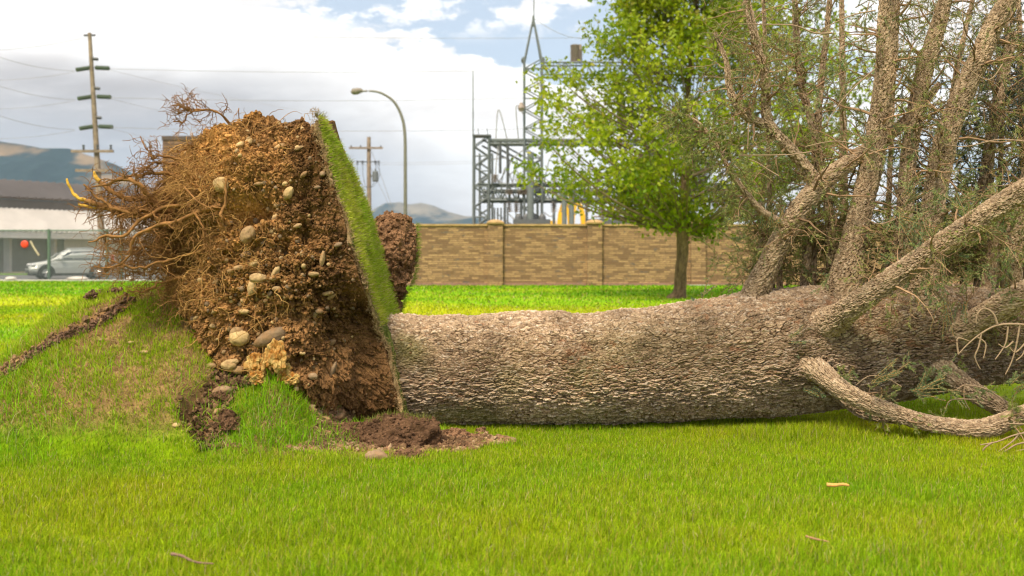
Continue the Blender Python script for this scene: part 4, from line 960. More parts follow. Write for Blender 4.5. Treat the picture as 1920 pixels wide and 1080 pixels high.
def dress(limb, P, R, n2, len2, n3, len3, needle, per, up=0.0, cols=NC, tmin=.15, spread=1.0, grav=.0, bias=None, nclip=None, drm=.30):
    """secondary and tertiary twigs plus needles on a limb path (world coordinates)"""
    s_, d_, r_, t_ = kids(P[None], R[None], n2, tmin, 1.0, spread, .35)
    if bias is not None: d_ = norm(d_+np.array(bias))
    L2 = rng.uniform(.4, 1.15, n2)*len2*(1.1-.4*t_)
    s2 = walk(s_, d_, L2, 9, .17, grav); r2 = np.minimum(r_*drm, .011)*rng.uniform(.5, 1, n2)+.0016
    P2 = s2; R2 = taper(r2, np.full(n2, .0014), 9)
    V, F_ = tubes(P2, R2, 5)
    cnt = rng.poisson(n3, n2)+1; s_, d_, _, _ = kids(P2, R2, cnt, .15, 1, .9, .6); L3 = rng.uniform(.4, 1.2, len(s_))*len3
    P3 = walk(s_, d_, L3, 6, .16, grav*.6); V3, F3 = tubes(P3, taper(np.full(len(P3), .0026), np.full(len(P3), .0011), 6), 3)
    cnt4 = 2; s_, d_, _, _ = kids(P3, P3[..., 0]*0+.002, cnt4, .3, 1, .8, .7); P4 = walk(s_, d_, rng.uniform(.3, 1, len(s_))*len3*.5, 4, .12, 0)
    V4, F4 = tubes(P4, np.full(P4.shape[:2], .0011), 3)
    vv = np.concatenate([V, V3, V4]); ff = np.concatenate([F_, F3+len(V), F4+len(V)+len(V3)])
    cT = TWC*rng.uniform(.65, 1.35, (len(P2)+len(P3)+len(P4)))[:, None]
    cc_ = np.concatenate([np.repeat(cT[:len(P2)], 45, 0), np.repeat(cT[len(P2):len(P2)+len(P3)], 18, 0), np.repeat(cT[len(P2)+len(P3):], 12, 0)])
    tag(mesh('twigs', vv-FT, ff, M['twig'], limb, col=cc_), kind='stuff')
    if needle > 0:
        q3 = P3[rng.random(len(P3)) < needle]; q4 = P4[rng.random(len(P4)) < needle*1.1]
        out = []
        if len(q3): out.append(ndl(q3, per, cols=cols))
        if len(q4): out.append(ndl(q4, max(4, int(per*.6)), cols=cols))
        if out:
            V, F_, c_ = out[0]
            for a, b_, c2_ in out[1:]: F_ = np.concatenate([F_, b_+len(V)]); V = np.concatenate([V, a]); c_ = np.concatenate([c_, c2_])
            tag(mesh('needles', V-FT, F_, M['needle'], limb, col=c_), kind='stuff')
def limb(pts, radpx, seed, name='branch', ds=.008, nth=64, dressing=None, pal=PAL2, label=None, amp=.0075, knots=(), rs=.70):
    w = np.array([WP(*p) for p in pts]); r = np.array([q/F*p[2] for q, p in zip(radpx, pts)])*rs
    v, f, c, (P, A, B, s) = bark_tube(w, r, ds, nth, .030, .015, amp, seed, pal, knots=knots)
    o = mesh(name, v-FT, f, M['bark'], fallen, col=c, smooth=False)
    if label: o['label'] = label
    if dressing:
        k = np.linspace(0, len(P)-1, 30).astype(int); dress(o, P[k], np.interp(np.linspace(0, 1, 30), np.linspace(0, 1, len(r)), r), **dressing)
    return o, P
ST = dict(n2=32, len2=.55, n3=5, len3=.20, needle=.48, per=50, grav=-.02)
limb([(1412, 575, 7.15), (1440, 500, 7.1), (1475, 430, 7.02), (1530, 355, 6.95), (1600, 300, 6.95), (1690, 235, 7.15), (1760, 160, 7.4)], [40, 31, 27, 25, 20, 13, 7], 301, dressing=ST)
limb([(1535, 350, 6.95), (1500, 300, 6.93), (1455, 252, 6.9), (1436, 215, 6.9), (1434, 140, 6.9), (1412, 60, 6.9), (1398, -20, 6.95), (1392, -90, 7)], [19, 17, 15, 13, 11, 10, 8, 6], 302, dressing=dict(ST, n2=40, len2=.40, n3=3, needle=.5), nth=40)
limb([(1446, 238, 6.9), (1410, 225, 6.88), (1385, 200, 6.86), (1368, 165, 6.85), (1360, 110, 6.85), (1340, 60, 6.85)], [12, 12, 11, 8, 6, 4], 303, dressing=dict(ST, n2=26, len2=.35, n3=3, needle=.55), nth=36)
limb([(1580, 560, 7.05), (1590, 500, 7.0), (1606, 430, 6.97), (1632, 310, 6.95), (1650, 190, 6.93), (1663, 80, 6.9), (1672, -30, 6.9), (1680, -140, 6.9)], [52, 38, 31, 28, 26, 26, 24, 20], 304, dressing=dict(ST, n2=38), nth=84)
limb([(1688, 560, 7.1), (1690, 480, 7.05), (1696, 400, 7.0), (1706, 270, 6.98), (1735, 130, 6.95), (1762, 40, 6.93), (1785, -50, 6.9)], [36, 26, 22, 21, 21, 19, 15], 305, dressing=dict(ST, n2=32), nth=64)
limb([(1730, 560, 7.05), (1738, 450, 6.97), (1756, 350, 6.93), (1776, 250, 6.9), (1815, 150, 6.88), (1860, 60, 6.85), (1915, -40, 6.8)], [42, 32, 29, 28, 27, 24, 20], 306, dressing=dict(ST, n2=40), nth=72)
limb([(1490, 645, 7.1), (1532, 617, 6.90), (1572, 592, 6.70), (1620, 555, 6.50), (1710, 495, 6.35), (1810, 428, 6.2), (1930, 350, 6.05), (2080, 255, 5.9)], [70, 54, 36, 29, 28, 28, 27, 24], 307, dressing=dict(ST, n2=34, needle=.35, len2=.4, tmin=.3), nth=84, ds=.007)
limb([(1430, 645, 7.12), (1482, 666, 6.93), (1528, 692, 6.76), (1575, 728, 6.62), (1640, 757, 6.55), (1720, 785, 6.47), (1800, 801, 6.42), (1850, 803, 6.40), (1900, 785, 6.38), (1960, 760, 6.4), (2080, 720, 6.5)], [64, 49, 32, 24, 22, 21, 22, 25, 23, 22, 20], 308, dressing=dict(ST, n2=16, needle=.55, len2=.22, len3=.10, tmin=.1), nth=84, ds=.007, amp=.006)
limb([(1545, 720, 6.95), (1580, 745, 6.86), (1625, 775, 6.8), (1690, 790, 6.8)], [16, 17, 15, 9], 309, nth=48)
limb([(1700, 650, 7.1), (1740, 676, 6.92), (1785, 705, 6.8), (1835, 740, 6.72), (1880, 765, 6.7)], [54, 42, 30, 26, 24], 310, nth=64, dressing=dict(ST, n2=8, len2=.2, needle=.8, len3=.12))
limb([(1740, 655, 7.1), (1780, 632, 6.9), (1830, 600, 6.75), (1900, 562, 6.6), (1980, 520, 6.5)], [50, 40, 33, 32, 30], 311, nth=72, dressing=dict(ST, n2=14, len2=.35, needle=.5))
limb([(1556, 545, 7.4), (1560, 450, 7.4), (1550, 370, 7.45), (1530, 260, 7.5), (1500, 140, 7.6), (1490, 0, 7.6)], [13, 13, 11, 10, 9, 6], 312, nth=36, dressing=dict(ST, n2=60, needle=.7, len2=.5))
limb([(1905, 560, 7.0), (1900, 470, 6.95), (1915, 380, 6.9), (1950, 250, 6.9), (1980, 100, 6.9)], [22, 20, 19, 17, 14], 313, nth=48, dressing=dict(ST, n2=50, needle=.6))
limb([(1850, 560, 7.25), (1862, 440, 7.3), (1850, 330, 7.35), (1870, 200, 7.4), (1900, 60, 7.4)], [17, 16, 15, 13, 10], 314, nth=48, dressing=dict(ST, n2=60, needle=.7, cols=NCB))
# drooping leftmost branch with its needle fan
o, P = limb([(1478, 425, 7.0), (1440, 405, 6.92), (1405, 372, 6.86), (1372, 325, 6.82), (1345, 275, 6.8), (1318, 238, 6.8), (1285, 215, 6.8), (1268, 214, 6.8)], [12, 11, 9, 7, 5, 4, 3, 2], 315, nth=28, dressing=dict(ST, n2=40, len2=.26, needle=.75, len3=.13, per=60, tmin=.25, grav=-.05), amp=.003)
k = np.linspace(len(P)*.5, len(P)-1, 16).astype(int); s_ = P[k]; d_ = norm(np.array([[-.55, 0, -.35]])+rng.normal(0, .15, (16, 3))); P2 = walk(s_, d_, rng.uniform(.15, .32, 16), 8, .08, -.06)
V, F_, c_ = ndl(P2, 190, .017, .0028, (np.array([.10, .11, .06]), np.array([.20, .19, .10]))); tag(mesh('needles', V-FT, F_, M['needle'], o, col=c_), kind='stuff')
# more limbs behind, rising from the far side of the trunk
r3 = np.random.default_rng(5)
for k in range(8):
    a = 1440+k*70+r3.uniform(-15, 15); d0 = r3.uniform(7.35, 7.6); lean = r3.uniform(-70, 110)*(1 if k > 2 else -.7); dd_ = r3.uniform(.1, 1.0); rr_ = r3.uniform(6, 11)
    limb([(a, 560, d0), (a+lean*.2, 440, d0+dd_*.3), (a+lean*.5, 300, d0+dd_*.6), (a+lean*.8, 140, d0+dd_*.9), (a+lean*1.2, -20, d0+dd_), (a+lean*1.4, -120, d0+dd_)], [rr_, rr_, rr_*.85, rr_*.7, rr_*.5, rr_*.3], 330+k, nth=24, ds=.014,
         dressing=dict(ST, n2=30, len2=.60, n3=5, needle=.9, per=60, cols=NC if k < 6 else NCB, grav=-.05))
for k in range(9):       # low hanging boughs close behind and above the trunk
    a = 1405+k*60; d0 = 7.35+.15*r3.random(); sx_ = r3.uniform(-60, 60)
    limb([(a, 560, d0), (a+sx_*.4, 480, d0+.05), (a+sx_, 420, d0+.1), (a+sx_*1.8, 380, d0+.2)], [8, 7, 5, 3], 360+k, nth=16, ds=.02, dressing=dict(ST, n2=34, len2=.40, needle=.75, per=50, grav=-.03))
# dead twigs in front, bottom right
def deadtwig(paths, d_, r0, name='dead_twig', label=None):
    b = MB()
    for p in paths:
        w = spline(np.array([WP(q[0], q[1], q[2] if len(q) > 2 else d_) for q in p])-FT, 18); b.tube(w, np.linspace(r0 if len(p) > 4 else r0*.75, r0*.4, 18), 7, c=np.array([.30, .21, .135]))
    o = b.build(name, M['twig'], fallen, smooth=True)
    if label: o['label'] = label
deadtwig([[(1960, 615), (1910, 608), (1870, 610), (1840, 625), (1815, 645), (1797, 664)], [(1797, 664), (1794, 640), (1800, 634), (1818, 640)], [(1870, 608), (1862, 588), (1845, 578), (1832, 590), (1830, 606)], [(1840, 624), (1835, 650), (1828, 670), (1838, 692)], [(1832, 632), (1848, 645), (1844, 672)],
          [(1890, 612), (1885, 645), (1866, 674)], [(1912, 610), (1905, 650), (1896, 680), (1885, 702)], [(1900, 640), (1885, 652), (1872, 645)], [(1925, 640), (1905, 660), (1893, 652)], [(1930, 612), (1920, 660), (1905, 676)]], 6.25, .0085, label='pale bare hooked twig hanging over the trunk')
deadtwig([[(1960, 805), (1905, 815), (1870, 828), (1838, 834)], [(1960, 825), (1910, 832), (1880, 848), (1845, 858)], [(1910, 812), (1900, 826), (1868, 850)], [(1960, 840), (1925, 842), (1890, 850)], [(1960, 792), (1920, 795), (1888, 794)], [(1860, 830), (1848, 838), (1842, 846)]], 6.05, .0085, label='grey forked twig lying on the grass at the right')
deadtwig([[(1880, 750), (1850, 730), (1810, 722), (1790, 732), (1758, 735)], [(1808, 724), (1808, 748), (1818, 768)], [(1830, 750), (1800, 748), (1780, 752), (1774, 765)], [(1690, 725), (1660, 708), (1630, 705), (1605, 722)]], 6.5, .006)
for tw1 in ([[(1560, 62), (1527, 62), (1490, 48), (1440, 46), (1385, 45)], [(1640, 20), (1600, 28), (1560, 45), (1527, 62)], [(1520, 285), (1480, 290), (1430, 291), (1385, 291)], [(1460, 330), (1440, 318), (1420, 305), (1402, 298)], [(1404, 230), (1403, 250), (1402, 280)], [(1920, 345), (1890, 347), (1853, 350)],
          [(1640, 130), (1600, 165), (1570, 200), (1550, 232)], [(1650, 290), (1600, 270), (1560, 265), (1510, 275)], [(1700, 400), (1650, 420), (1610, 400)], [(1920, 265), (1870, 262), (1810, 275), (1770, 270)], [(1880, 120), (1850, 150), (1790, 110), (1760, 105)]]): deadtwig([tw1], 6.6, .007)
for (px, py, n_, dx, dy) in ((1478, 640, 5, .08, .02), (1768, 560, 7, .0, -.22), (1712, 540, 4, .0, -.16), (1900, 735, 5, .05, .10), (1640, 715, 10, .1, .06), (1720, 735, 9, .1, .05), (1808, 565, 4, 0, -.12), (1540, 738, 4, -.05, .03), (1315, 558, 4, .05, .06), (1440, 425, 6, .05, .1), (1690, 410, 9, .12, -.1), (1700, 380, 8, .05, .1)):
    s_ = np.repeat(WP(px, py, 6.72 if px < 1500 else 6.42)[None], n_, 0)+rng.normal(0, .02, (n_, 3)); d_ = norm(np.array([[dx, -.03, dy]])+rng.normal(0, .04, (n_, 3)))
    P2 = walk(s_, d_, rng.uniform(.6, 1.1, n_)*(abs(dx)+abs(dy))*1.2, 7, .06, -.02 if dy < 0 else 0); V, F_ = tubes(P2, np.full(P2.shape[:2], .0022), 4)
    o = mesh('sprig', V-FT, F_, M['twig'], fallen, col=np.array([.34, .2, .08])); V, F_, c_ = ndl(P2, 110, .019, .003, (np.array([.09, .15, .08]), np.array([.20, .27, .12])), 1.1); tag(mesh('needles', V-FT, F_, M['needle'], o, col=c_), kind='stuff')

# sprays of living needles hanging among the limbs
nS = 95; px_ = r3.uniform(1370, 1930, nS); py_ = r3.uniform(-20, 520, nS); ds_ = r3.uniform(6.8, 7.6, nS); hold = None
px_ = np.concatenate([px_, r3.uniform(1670, 1900, 34), r3.uniform(1340, 1460, 12), r3.uniform(1560, 1900, 14)]); py_ = np.concatenate([py_, r3.uniform(350, 520, 34), r3.uniform(30, 500, 12), r3.uniform(690, 760, 14)])
ds_ = np.concatenate([ds_, r3.uniform(6.3, 6.8, 34), r3.uniform(7.0, 7.2, 12), r3.uniform(6.5, 6.62, 14)]); nS = len(px_)
S_ = np.stack([(px_-960)/F*ds_, ds_, CZ-(py_-480)/F*ds_], 1)
SP_ = walk(S_, norm(r3.normal(size=(nS, 3))+np.array([0, 0, -.5])*(py_ < 600)[:, None]+np.array([.8, -.3, .2])*(py_ > 600)[:, None]), r3.uniform(.14, .34, nS)*np.where(py_ > 600, .5, 1), 8, .12, -.06)
s_, d_, _, _ = kids(SP_, SP_[..., 0]*0+.002, 7, .05, 1, .9, .8); SK = walk(s_, d_, r3.uniform(.05, .13, len(s_)), 5, .12, -.05)
V, F_ = tubes(SP_, np.full(SP_.shape[:2], .003), 4); V2, F2 = tubes(SK, np.full(SK.shape[:2], .0018), 3)
bough = mesh('boughs', np.concatenate([V, V2])-FT, np.concatenate([F_, F2+len(V)]), M['twig'], fallen, col=TWC*1.1); tag(bough, kind='stuff')
out = [ndl(SP_, 110, .019, .0036, (np.array([.11, .21, .12]), np.array([.36, .42, .11]))), ndl(SK, 60, .018, .0036, (np.array([.11, .21, .12]), np.array([.36, .42, .11])))]
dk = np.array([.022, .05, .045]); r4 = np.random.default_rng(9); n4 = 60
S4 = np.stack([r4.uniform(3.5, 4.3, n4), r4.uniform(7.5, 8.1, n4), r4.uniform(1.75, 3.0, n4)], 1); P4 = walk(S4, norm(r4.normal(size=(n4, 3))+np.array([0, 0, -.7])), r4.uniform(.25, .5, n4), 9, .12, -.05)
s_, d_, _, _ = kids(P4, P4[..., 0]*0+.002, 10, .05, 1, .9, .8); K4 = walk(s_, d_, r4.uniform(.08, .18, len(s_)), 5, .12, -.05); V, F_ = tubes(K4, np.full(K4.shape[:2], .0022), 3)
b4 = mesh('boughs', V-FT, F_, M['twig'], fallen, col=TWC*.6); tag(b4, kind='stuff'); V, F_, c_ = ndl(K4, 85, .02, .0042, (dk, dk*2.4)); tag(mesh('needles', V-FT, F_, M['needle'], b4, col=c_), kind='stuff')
tag(mesh('needles', np.concatenate([out[0][0], out[1][0]])-FT, np.concatenate([out[0][1], out[1][1]+len(out[0][0])]), M['needle'], bough, col=np.concatenate([out[0][2], out[1][2]])), kind='stuff')
# ================================================================ root plate
OUT = np.array([(-2.36, .88), (-2.48, 1.15), (-2.48, 1.45), (-2.40, 1.76), (-2.30, 1.98), (-2.07, 2.12), (-1.90, 2.19), (-1.80, 2.20), (-1.68, 2.14), (-1.52, 2.14), (-1.38, 2.13), (-1.24, 2.16), (-.2, 2.16), (-.2, .02), (-1.10, .00), (-1.45, .05), (-1.8, .1), (-2.05, .3), (-2.25, .6)])
def polyd(x, z):
    A_ = OUT; B_ = np.roll(OUT, -1, 0); dm = np.full(x.shape, 9.); ins = np.zeros(x.shape, bool)
    for (ax, az), (bx, bz) in zip(A_, B_):
        ex, ez = bx-ax, bz-az; t = np.clip(((x-ax)*ex+(z-az)*ez)/(ex*ex+ez*ez), 0, 1); dm = np.minimum(dm, np.hypot(x-ax-t*ex, z-az-t*ez))
        cr = ((az > z) != (bz > z)) & (x < ax+(z-az)/(bz-az+1e-12)*ex); ins ^= cr
    return np.where(ins, dm, -dm)
planex0 = lambda z: -1.25+(2.12-z)*.2544
planex = planex0
def plw(z, d_): return planex0(z)+.075*fbm(np.stack([d_*2.2, z*2.2, z*0+4], -1), 3, 620)+.03*fbm(np.stack([d_*9, z*9, z*0+4], -1), 2, 621)
def inside(p):
    x, y, z = p[..., 0], p[..., 1], p[..., 2]; s_ = polyd(x, z); q = np.clip(s_/.42, 0, 1); th = np.sqrt(np.clip(1-(1-q)**2.2, 0, 1))
    near = np.interp(x, [-2.5, -2.2, -1.9, -1.4, -.8], [.25, .50, .64, .72, .74]); near = near-.12*sstep(z, 1.6, 2.1)-.33*sstep(z, 1.1, .72)*sstep(x, -1.35, -1.0)
    far = np.interp(z, [0, .5, 1.03, 1.6, 2.02, 2.2], [.5, .70, .70, .42, .02, -.3])+.0
    yc = 7.12; side = np.where(y < yc, (yc-y) < near*th, (y-yc) < np.maximum(far, .02)*th)
    return side & (x < planex(z)) & (s_ > 0)
C0 = np.array([-1.62, 7.02, 1.05]); nt_, npj = 720, 900
# denser sampling on the camera side
ph = np.linspace(-np.pi, np.pi, npj, endpoint=False); ph = ph-.5*np.sin(ph); phi = -np.pi/2+ph; thv = np.linspace(.012, np.pi-.012, nt_)
PH, TH = np.meshgrid(phi, thv); D_ = np.stack([np.sin(TH)*np.cos(PH), np.sin(TH)*np.sin(PH), np.cos(TH)], -1)
lo = np.zeros(PH.shape); hi = np.full(PH.shape, 2.2)
for _ in range(11):
    md = (lo+hi)/2; i_ = inside(C0+D_*md[..., None]); lo = np.where(i_, md, lo); hi = np.where(i_, hi, md)
rr = lo; rr = (rr+np.roll(rr, 1, 1)+np.roll(rr, -1, 1))/3; Pp = C0+D_*rr[..., None]
lump = fbm(Pp*2.6, 3, 400); md_ = fbm(Pp*8, 3, 401); fi = fbm(Pp*26, 3, 402); rid = 1-np.abs(fbm(Pp*6+3, 3, 403))*5
fr = fbm(Pp*60, 2, 404)
edgeR = np.clip((planex(Pp[..., 2])-Pp[..., 0])/.10, 0, 1)
b1 = np.abs(fbm(Pp*13+7, 3, 405)); b2 = np.abs(fbm(Pp*30+2, 2, 406)); st = fbm(Pp*np.array([5, 5, 17.])+3, 4, 407)
disp = (lump*.22+md_*.13+fi*.08+fr*.04+st*.10-np.clip(.07-b1, 0, 1)*.75-np.clip(.06-b2, 0, 1)*.35)*(.10+.90*edgeR)
def cav(px, py, d_, r, dep):
    c_ = WP(px, py, d_); q = np.linalg.norm((Pp-c_)*np.array([1, .35, 1]), axis=-1)/r; return -dep*np.exp(-q**2.2)*edgeR
for a in ((372, 440, 6.75, .17, .42), (350, 480, 6.8, .10, .3), (500, 392, 6.5, .10, .16), (455, 400, 6.5, .09, .14), (540, 470, 6.45, .06, .14), (390, 300, 6.6, .10, .14), (505, 305, 6.45, .045, .12), (600, 560, 6.4, .05, .10), (625, 640, 6.4, .06, .10), (615, 690, 6.4, .06, .12), (570, 350, 6.4, .05, .10), (560, 600, 6.4, .04, .09), (650, 560, 6.4, .04, .08), (350, 290, 6.7, .06, .12), (665, 680, 6.4, .04, .08), (580, 430, 6.4, .05, .09), (310, 500, 6.9, .09, .25)):
    disp = disp+cav(*a)
for a in ((430, 370, 6.5, .16, -.10), (480, 350, 6.5, .12, -.06), (455, 215, 6.8, .07, -.05), (560, 240, 6.7, .05, -.05), (520, 530, 6.45, .2, -.06), (600, 740, 6.4, .2, -.05)):
    disp = disp+cav(*a)
Pd = C0+D_*np.maximum(rr+disp, .1)[..., None]
Pd[..., 0] = np.minimum(Pd[..., 0], plw(Pd[..., 2], Pd[..., 1])+.004)
# soil colour: orange subsoil on the left/top, dark topsoil toward the turf edge
def soilcol(p, j=0):
    k = (planex(p[..., 2])-p[..., 0]); k = k+fbm(p*2.2, 3, 410)*.9-.18*sstep(p[..., 2], 1.2, 2.0)*0
    w = sstep(k, .12, .80)[..., None]; hi_ = sstep(p[..., 2], .5, 1.7)[..., None]
    sub = np.array([.39, .205, .080])*(1-hi_)+np.array([.49, .255, .082])*hi_
    c_ = np.array([.19, .100, .043])*(1-w)+sub*w
    v_ = np.clip(fbm(p*9, 4, 411)*2.2+.5, 0, 1)[..., None]; return c_*(.50+.80*v_)
idx = np.arange(nt_*npj).reshape(nt_, npj); f = np.stack([idx[:-1], np.roll(idx[:-1], -1, 1), np.roll(idx[1:], -1, 1), idx[1:]], -1).reshape(-1, 4)[:, ::-1]
plate = mesh('root_plate', Pd.reshape(-1, 3)-FT, [f, idx[[0]], idx[[-1]][:, ::-1]], M['soil'], fallen, col=soilcol(Pd).reshape(-1, 3), smooth=False)
plate['label'] = 'upright plate of brown soil, stones and torn roots'
# outward normals
du = np.roll(Pd, -1, 1)-np.roll(Pd, 1, 1); dv = np.gradient(Pd, axis=0); Nn = norm(np.cross(du, dv)); Nn = np.where(((Nn*D_).sum(-1) < 0)[..., None], -Nn, Nn)
vis = (Nn[..., 1] < .35) & (Pd[..., 0] < planex(Pd[..., 2])-.015) & (TH > .15) & (TH < 2.9)
ii = np.flatnonzero(vis.ravel()); Pf = Pd.reshape(-1, 3); Nf = Nn.reshape(-1, 3)
# crumbs
q = rng.choice(ii, 32000); s_ = np.minimum(rng.gamma(1.8, .0026, len(q))+.0025, .013); C = Pf[q]+Nf[q]*(s_*.35)[:, None]
v, f = lumps(C, s_, 0, .45, (.5, 1.4)); c_ = soilcol(C)*rng.uniform(.5, 1.4, len(q))[:, None]
v2, f2 = lumps(Pf[q2:=rng.choice(ii, 900)]+Nf[q2]*.003, rng.uniform(.008, .020, 900), 1, .38, (.5, 1.4)); c2_ = soilcol(Pf[q2])*rng.uniform(.75, 1.2, 900)[:, None]
tag(mesh('soil_clods', np.concatenate([v, v2])-FT, np.concatenate([f, f2+len(v)]), M['soil'], plate, col=np.concatenate([np.repeat(c_, 12, 0), np.repeat(c2_, 42, 0)])), kind='stuff')
# pebbles and stones
STC = np.array([[.40, .26, .13], [.48, .33, .16], [.30, .20, .115], [.56, .39, .18], [.26, .175, .105]])
def stonemesh(r, ax, seed):
    bv, bf = ICO[3]; q = bv*(1+.42*fbm(bv*1.3+seed*3.1, 3, 500)[:, None]+.12*fbm(bv*5+seed, 3, 501)[:, None]); return q*np.array(ax)*r, bf
proj = (Pf[:, 0]/Pf[:, 1])*F+960; projy = 480-(Pf[:, 2]-CZ)/Pf[:, 1]*F
def surf(px, py):
    cand = ii; k = np.hypot(proj[cand]-px, projy[cand]-py); m_ = cand[k < 7]
    if len(m_) == 0: m_ = cand[np.argsort(k)[:5]]
    return m_[np.argmin(Pf[m_, 1])]
def gpt(px, py):                              # point on the ground seen at a pixel
    for d_ in np.linspace(5, 9, 800):
        p = WP(px, py, d_)
        if p[2] < H(p[0], p[1]): return p
    return WP(px, py, 8)
def stone_at(p, n_, rpx, asp, rot, tone, parent, name='stone', loc=None):
    r = rpx/F*p[1]; v, f = stonemesh(r, (asp, .75, 1/asp), rng.random()*50); a = rad(rot); ca, sa = math.cos(a), math.sin(a)
    v = v@np.array([[ca, 0, sa], [0, 1, 0], [-sa, 0, ca]]); ctr = p+n_*r*(.02 if parent is not None else .25)
    c_ = STC[tone]*rng.uniform(.72, 1.0)*(1+.25*fbm(v*25, 3, int(rng.integers(999)))[:, None])
    dm_ = np.clip(fbm(v*22+rng.random()*50, 3, 77)*4+.35, 0, 1)[:, None]*.75; c_ = c_*(1-dm_)+np.array([.24, .135, .06])*dm_
    if parent is None:
        o = mesh(name, v, f, M['stone'], col=c_, smooth=True); o.location = tuple(ctr); return o
    o = mesh(name, v+ctr-FT, f, M['stone'], parent, col=c_, smooth=True); return o
named = [(465, 435, 16, 1.15, 60, 0), (408, 348, 15, 1, 0, 3), (485, 523, 13, 1.3, 0, 1), (473, 545, 12, 1.3, 70, 1), (515, 505, 9, 1.5, 60, 1), (462, 484, 8, 1.3, 20, 4), (480, 490, 8, 1.4, 20, 3), (535, 365, 11, 1.2, 60, 3), (510, 408, 7, 1.3, 60, 1), (455, 638, 17, 1.1, 0, 3),
         (503, 632, 23, 1.45, 25, 2), (447, 620, 13, 1, 0, 0), (436, 672, 9, 1.5, 5, 1), (428, 684, 12, 1.2, 0, 3), (447, 690, 9, 1.2, 0, 0), (440, 645, 6, 1.2, 0, 3), (456, 582, 7, 1.5, 0, 3), (519, 535, 6, 1.3, 0, 1), (590, 512, 7, 1.5, 5, 1), (606, 490, 9, 1.8, 80, 0), (610, 555, 7, 1.6, 10, 1), (625, 638, 8, 1.4, 30, 2), (630, 690, 9, 1.8, 70, 2), (560, 275, 6, 1.6, 20, 0), (520, 272, 8, 1.5, 20, 1), (455, 268, 7, 1.3, 30, 3), (470, 262, 8, 1.2, 30, 3), (433, 510, 6, 1.2, 0, 3), (400, 525, 7, 1.2, 50, 1), (448, 500, 8, 1.5, 10, 1), (430, 486, 5, 1.2, 0, 3), (505, 520, 5, 1.2, 0, 0), (585, 700, 8, 1.2, 0, 2), (595, 585, 6, 1.2, 0, 2), (560, 430, 6, 1.4, 20, 0), (640, 460, 6, 1.3, 20, 4), (530, 340, 5, 1.2, 20, 3), (480, 350, 6, 1.6, 10, 1), (600, 350, 5, 1.4, 10, 4), (575, 330, 6, 1.4, 40, 0)]
for (px, py, rp, asp, ro, tn) in named:
    k = surf(px, py); stone_at(Pf[k], np.array([0, -1, 0.1]), rp, asp, ro, tn, plate)
for k in rng.choice(ii, 14):
    if proj[k] < 720 and proj[k] > 310: stone_at(Pf[k], Nf[k], rng.uniform(3.5, 7), rng.uniform(1, 1.5), rng.uniform(-40, 60), int(rng.integers(5)), plate)
w_ = np.exp(-((proj[ii]-470)/120)**2-((projy[ii]-560)/120)**2)+.25; q = rng.choice(ii, 800, p=w_/w_.sum()); s_ = np.minimum(rng.gamma(2.0, .0040, len(q))+.004, .016)
v, f = lumps(Pf[q]+Nf[q]*(s_*.3)[:, None], s_, 1, .10, (.7, 1.4)); tag(mesh('pebbles', v-FT, f, M['stone'], plate, col=np.repeat(STC[rng.integers(0, 5, len(q))]*rng.uniform(.45, 1.0, (len(q), 1)), 42, 0), smooth=True), kind='stuff')
# turf on the upright face
TZv = np.array([(6.74, .03), (6.73, .6), (6.62, .85), (6.45, 1.08), (6.41, 1.2), (6.42, 1.8), (6.44, 2.11), (6.60, 2.09), (6.92, 1.96), (7.18, 1.81), (7.40, 1.58), (7.58, 1.3), (7.68, 1.03), (7.72, .75), (7.70, .45), (7.5, .05)])
def turfpt(d_, z, off=0): return np.stack([plw(z, d_)+off, d_, z], -1)
cT = TZv.mean(0); nr_, na_ = 50, 260; tt = np.linspace(0, 1, na_, endpoint=False)*len(TZv); i0 = tt.astype(int) % len(TZv); i1 = (i0+1) % len(TZv); fr_ = (tt-np.floor(tt))[:, None]
ringp = TZv[i0]*(1-fr_)+TZv[i1]*fr_; ringp = ringp+np.stack([fbm(np.stack([ringp[:, 0]*7, ringp[:, 1]*7, ringp[:, 0]*0+k*5], -1), 4, 630) for k in range(2)], 1)*.11+rng.normal(0, .006, ringp.shape)
lv_ = []; 
for (k, off) in [(1.0, -.012), (1.006, .0), (1.0, .01)]+[(1-j/24, .012+.006*math.sin(j)) for j in range(1, 24)]:
    r_ = cT+(ringp-cT)*k; lv_.append(turfpt(r_[:, 0], r_[:, 1], off)+rng.normal(0, .004, (na_, 3)))
lv_ = np.array(lv_); i_ = np.arange(lv_.shape[0]*na_).reshape(-1, na_); f = np.stack([i_[:-1], np.roll(i_[:-1], -1, 1), np.roll(i_[1:], -1, 1), i_[1:]], -1).reshape(-1, 4)
tcol = np.array([.13, .15, .035])*np.ones((lv_.shape[0], na_, 1)); tcol[:3] = (.36, .25, .13)
turf = mesh('turf', lv_.reshape(-1, 3)-FT, [f, i_[[-1]]], M['soil'], plate, col=tcol.reshape(-1, 3)*rng.uniform(.7, 1.2, (lv_.shape[0]*na_, 1)))
# straw fringe along the cut edge
n = 2600; z = rng.uniform(.05, 2.15, n); dd_ = np.interp(z, [.6, .85, 1.08, 1.2], [6.73, 6.62, 6.45, 6.41])+rng.normal(0, .015, n); p = turfpt(dd_, z)+np.stack([rng.uniform(-.03, .03, n), dd_*0, dd_*0], 1)
up_ = norm(np.array([[.3, -.4, .2]])+rng.normal(size=(n, 3))*.8); c_ = np.array([.48, .33, .17])*rng.uniform(.5, 1.2, n)[:, None]
P1 = [blades(p[:, 0], p[:, 1], p[:, 2], rng.uniform(.012, .04, n), np.full(n, .0028), c_, .4, nrm=up_)]
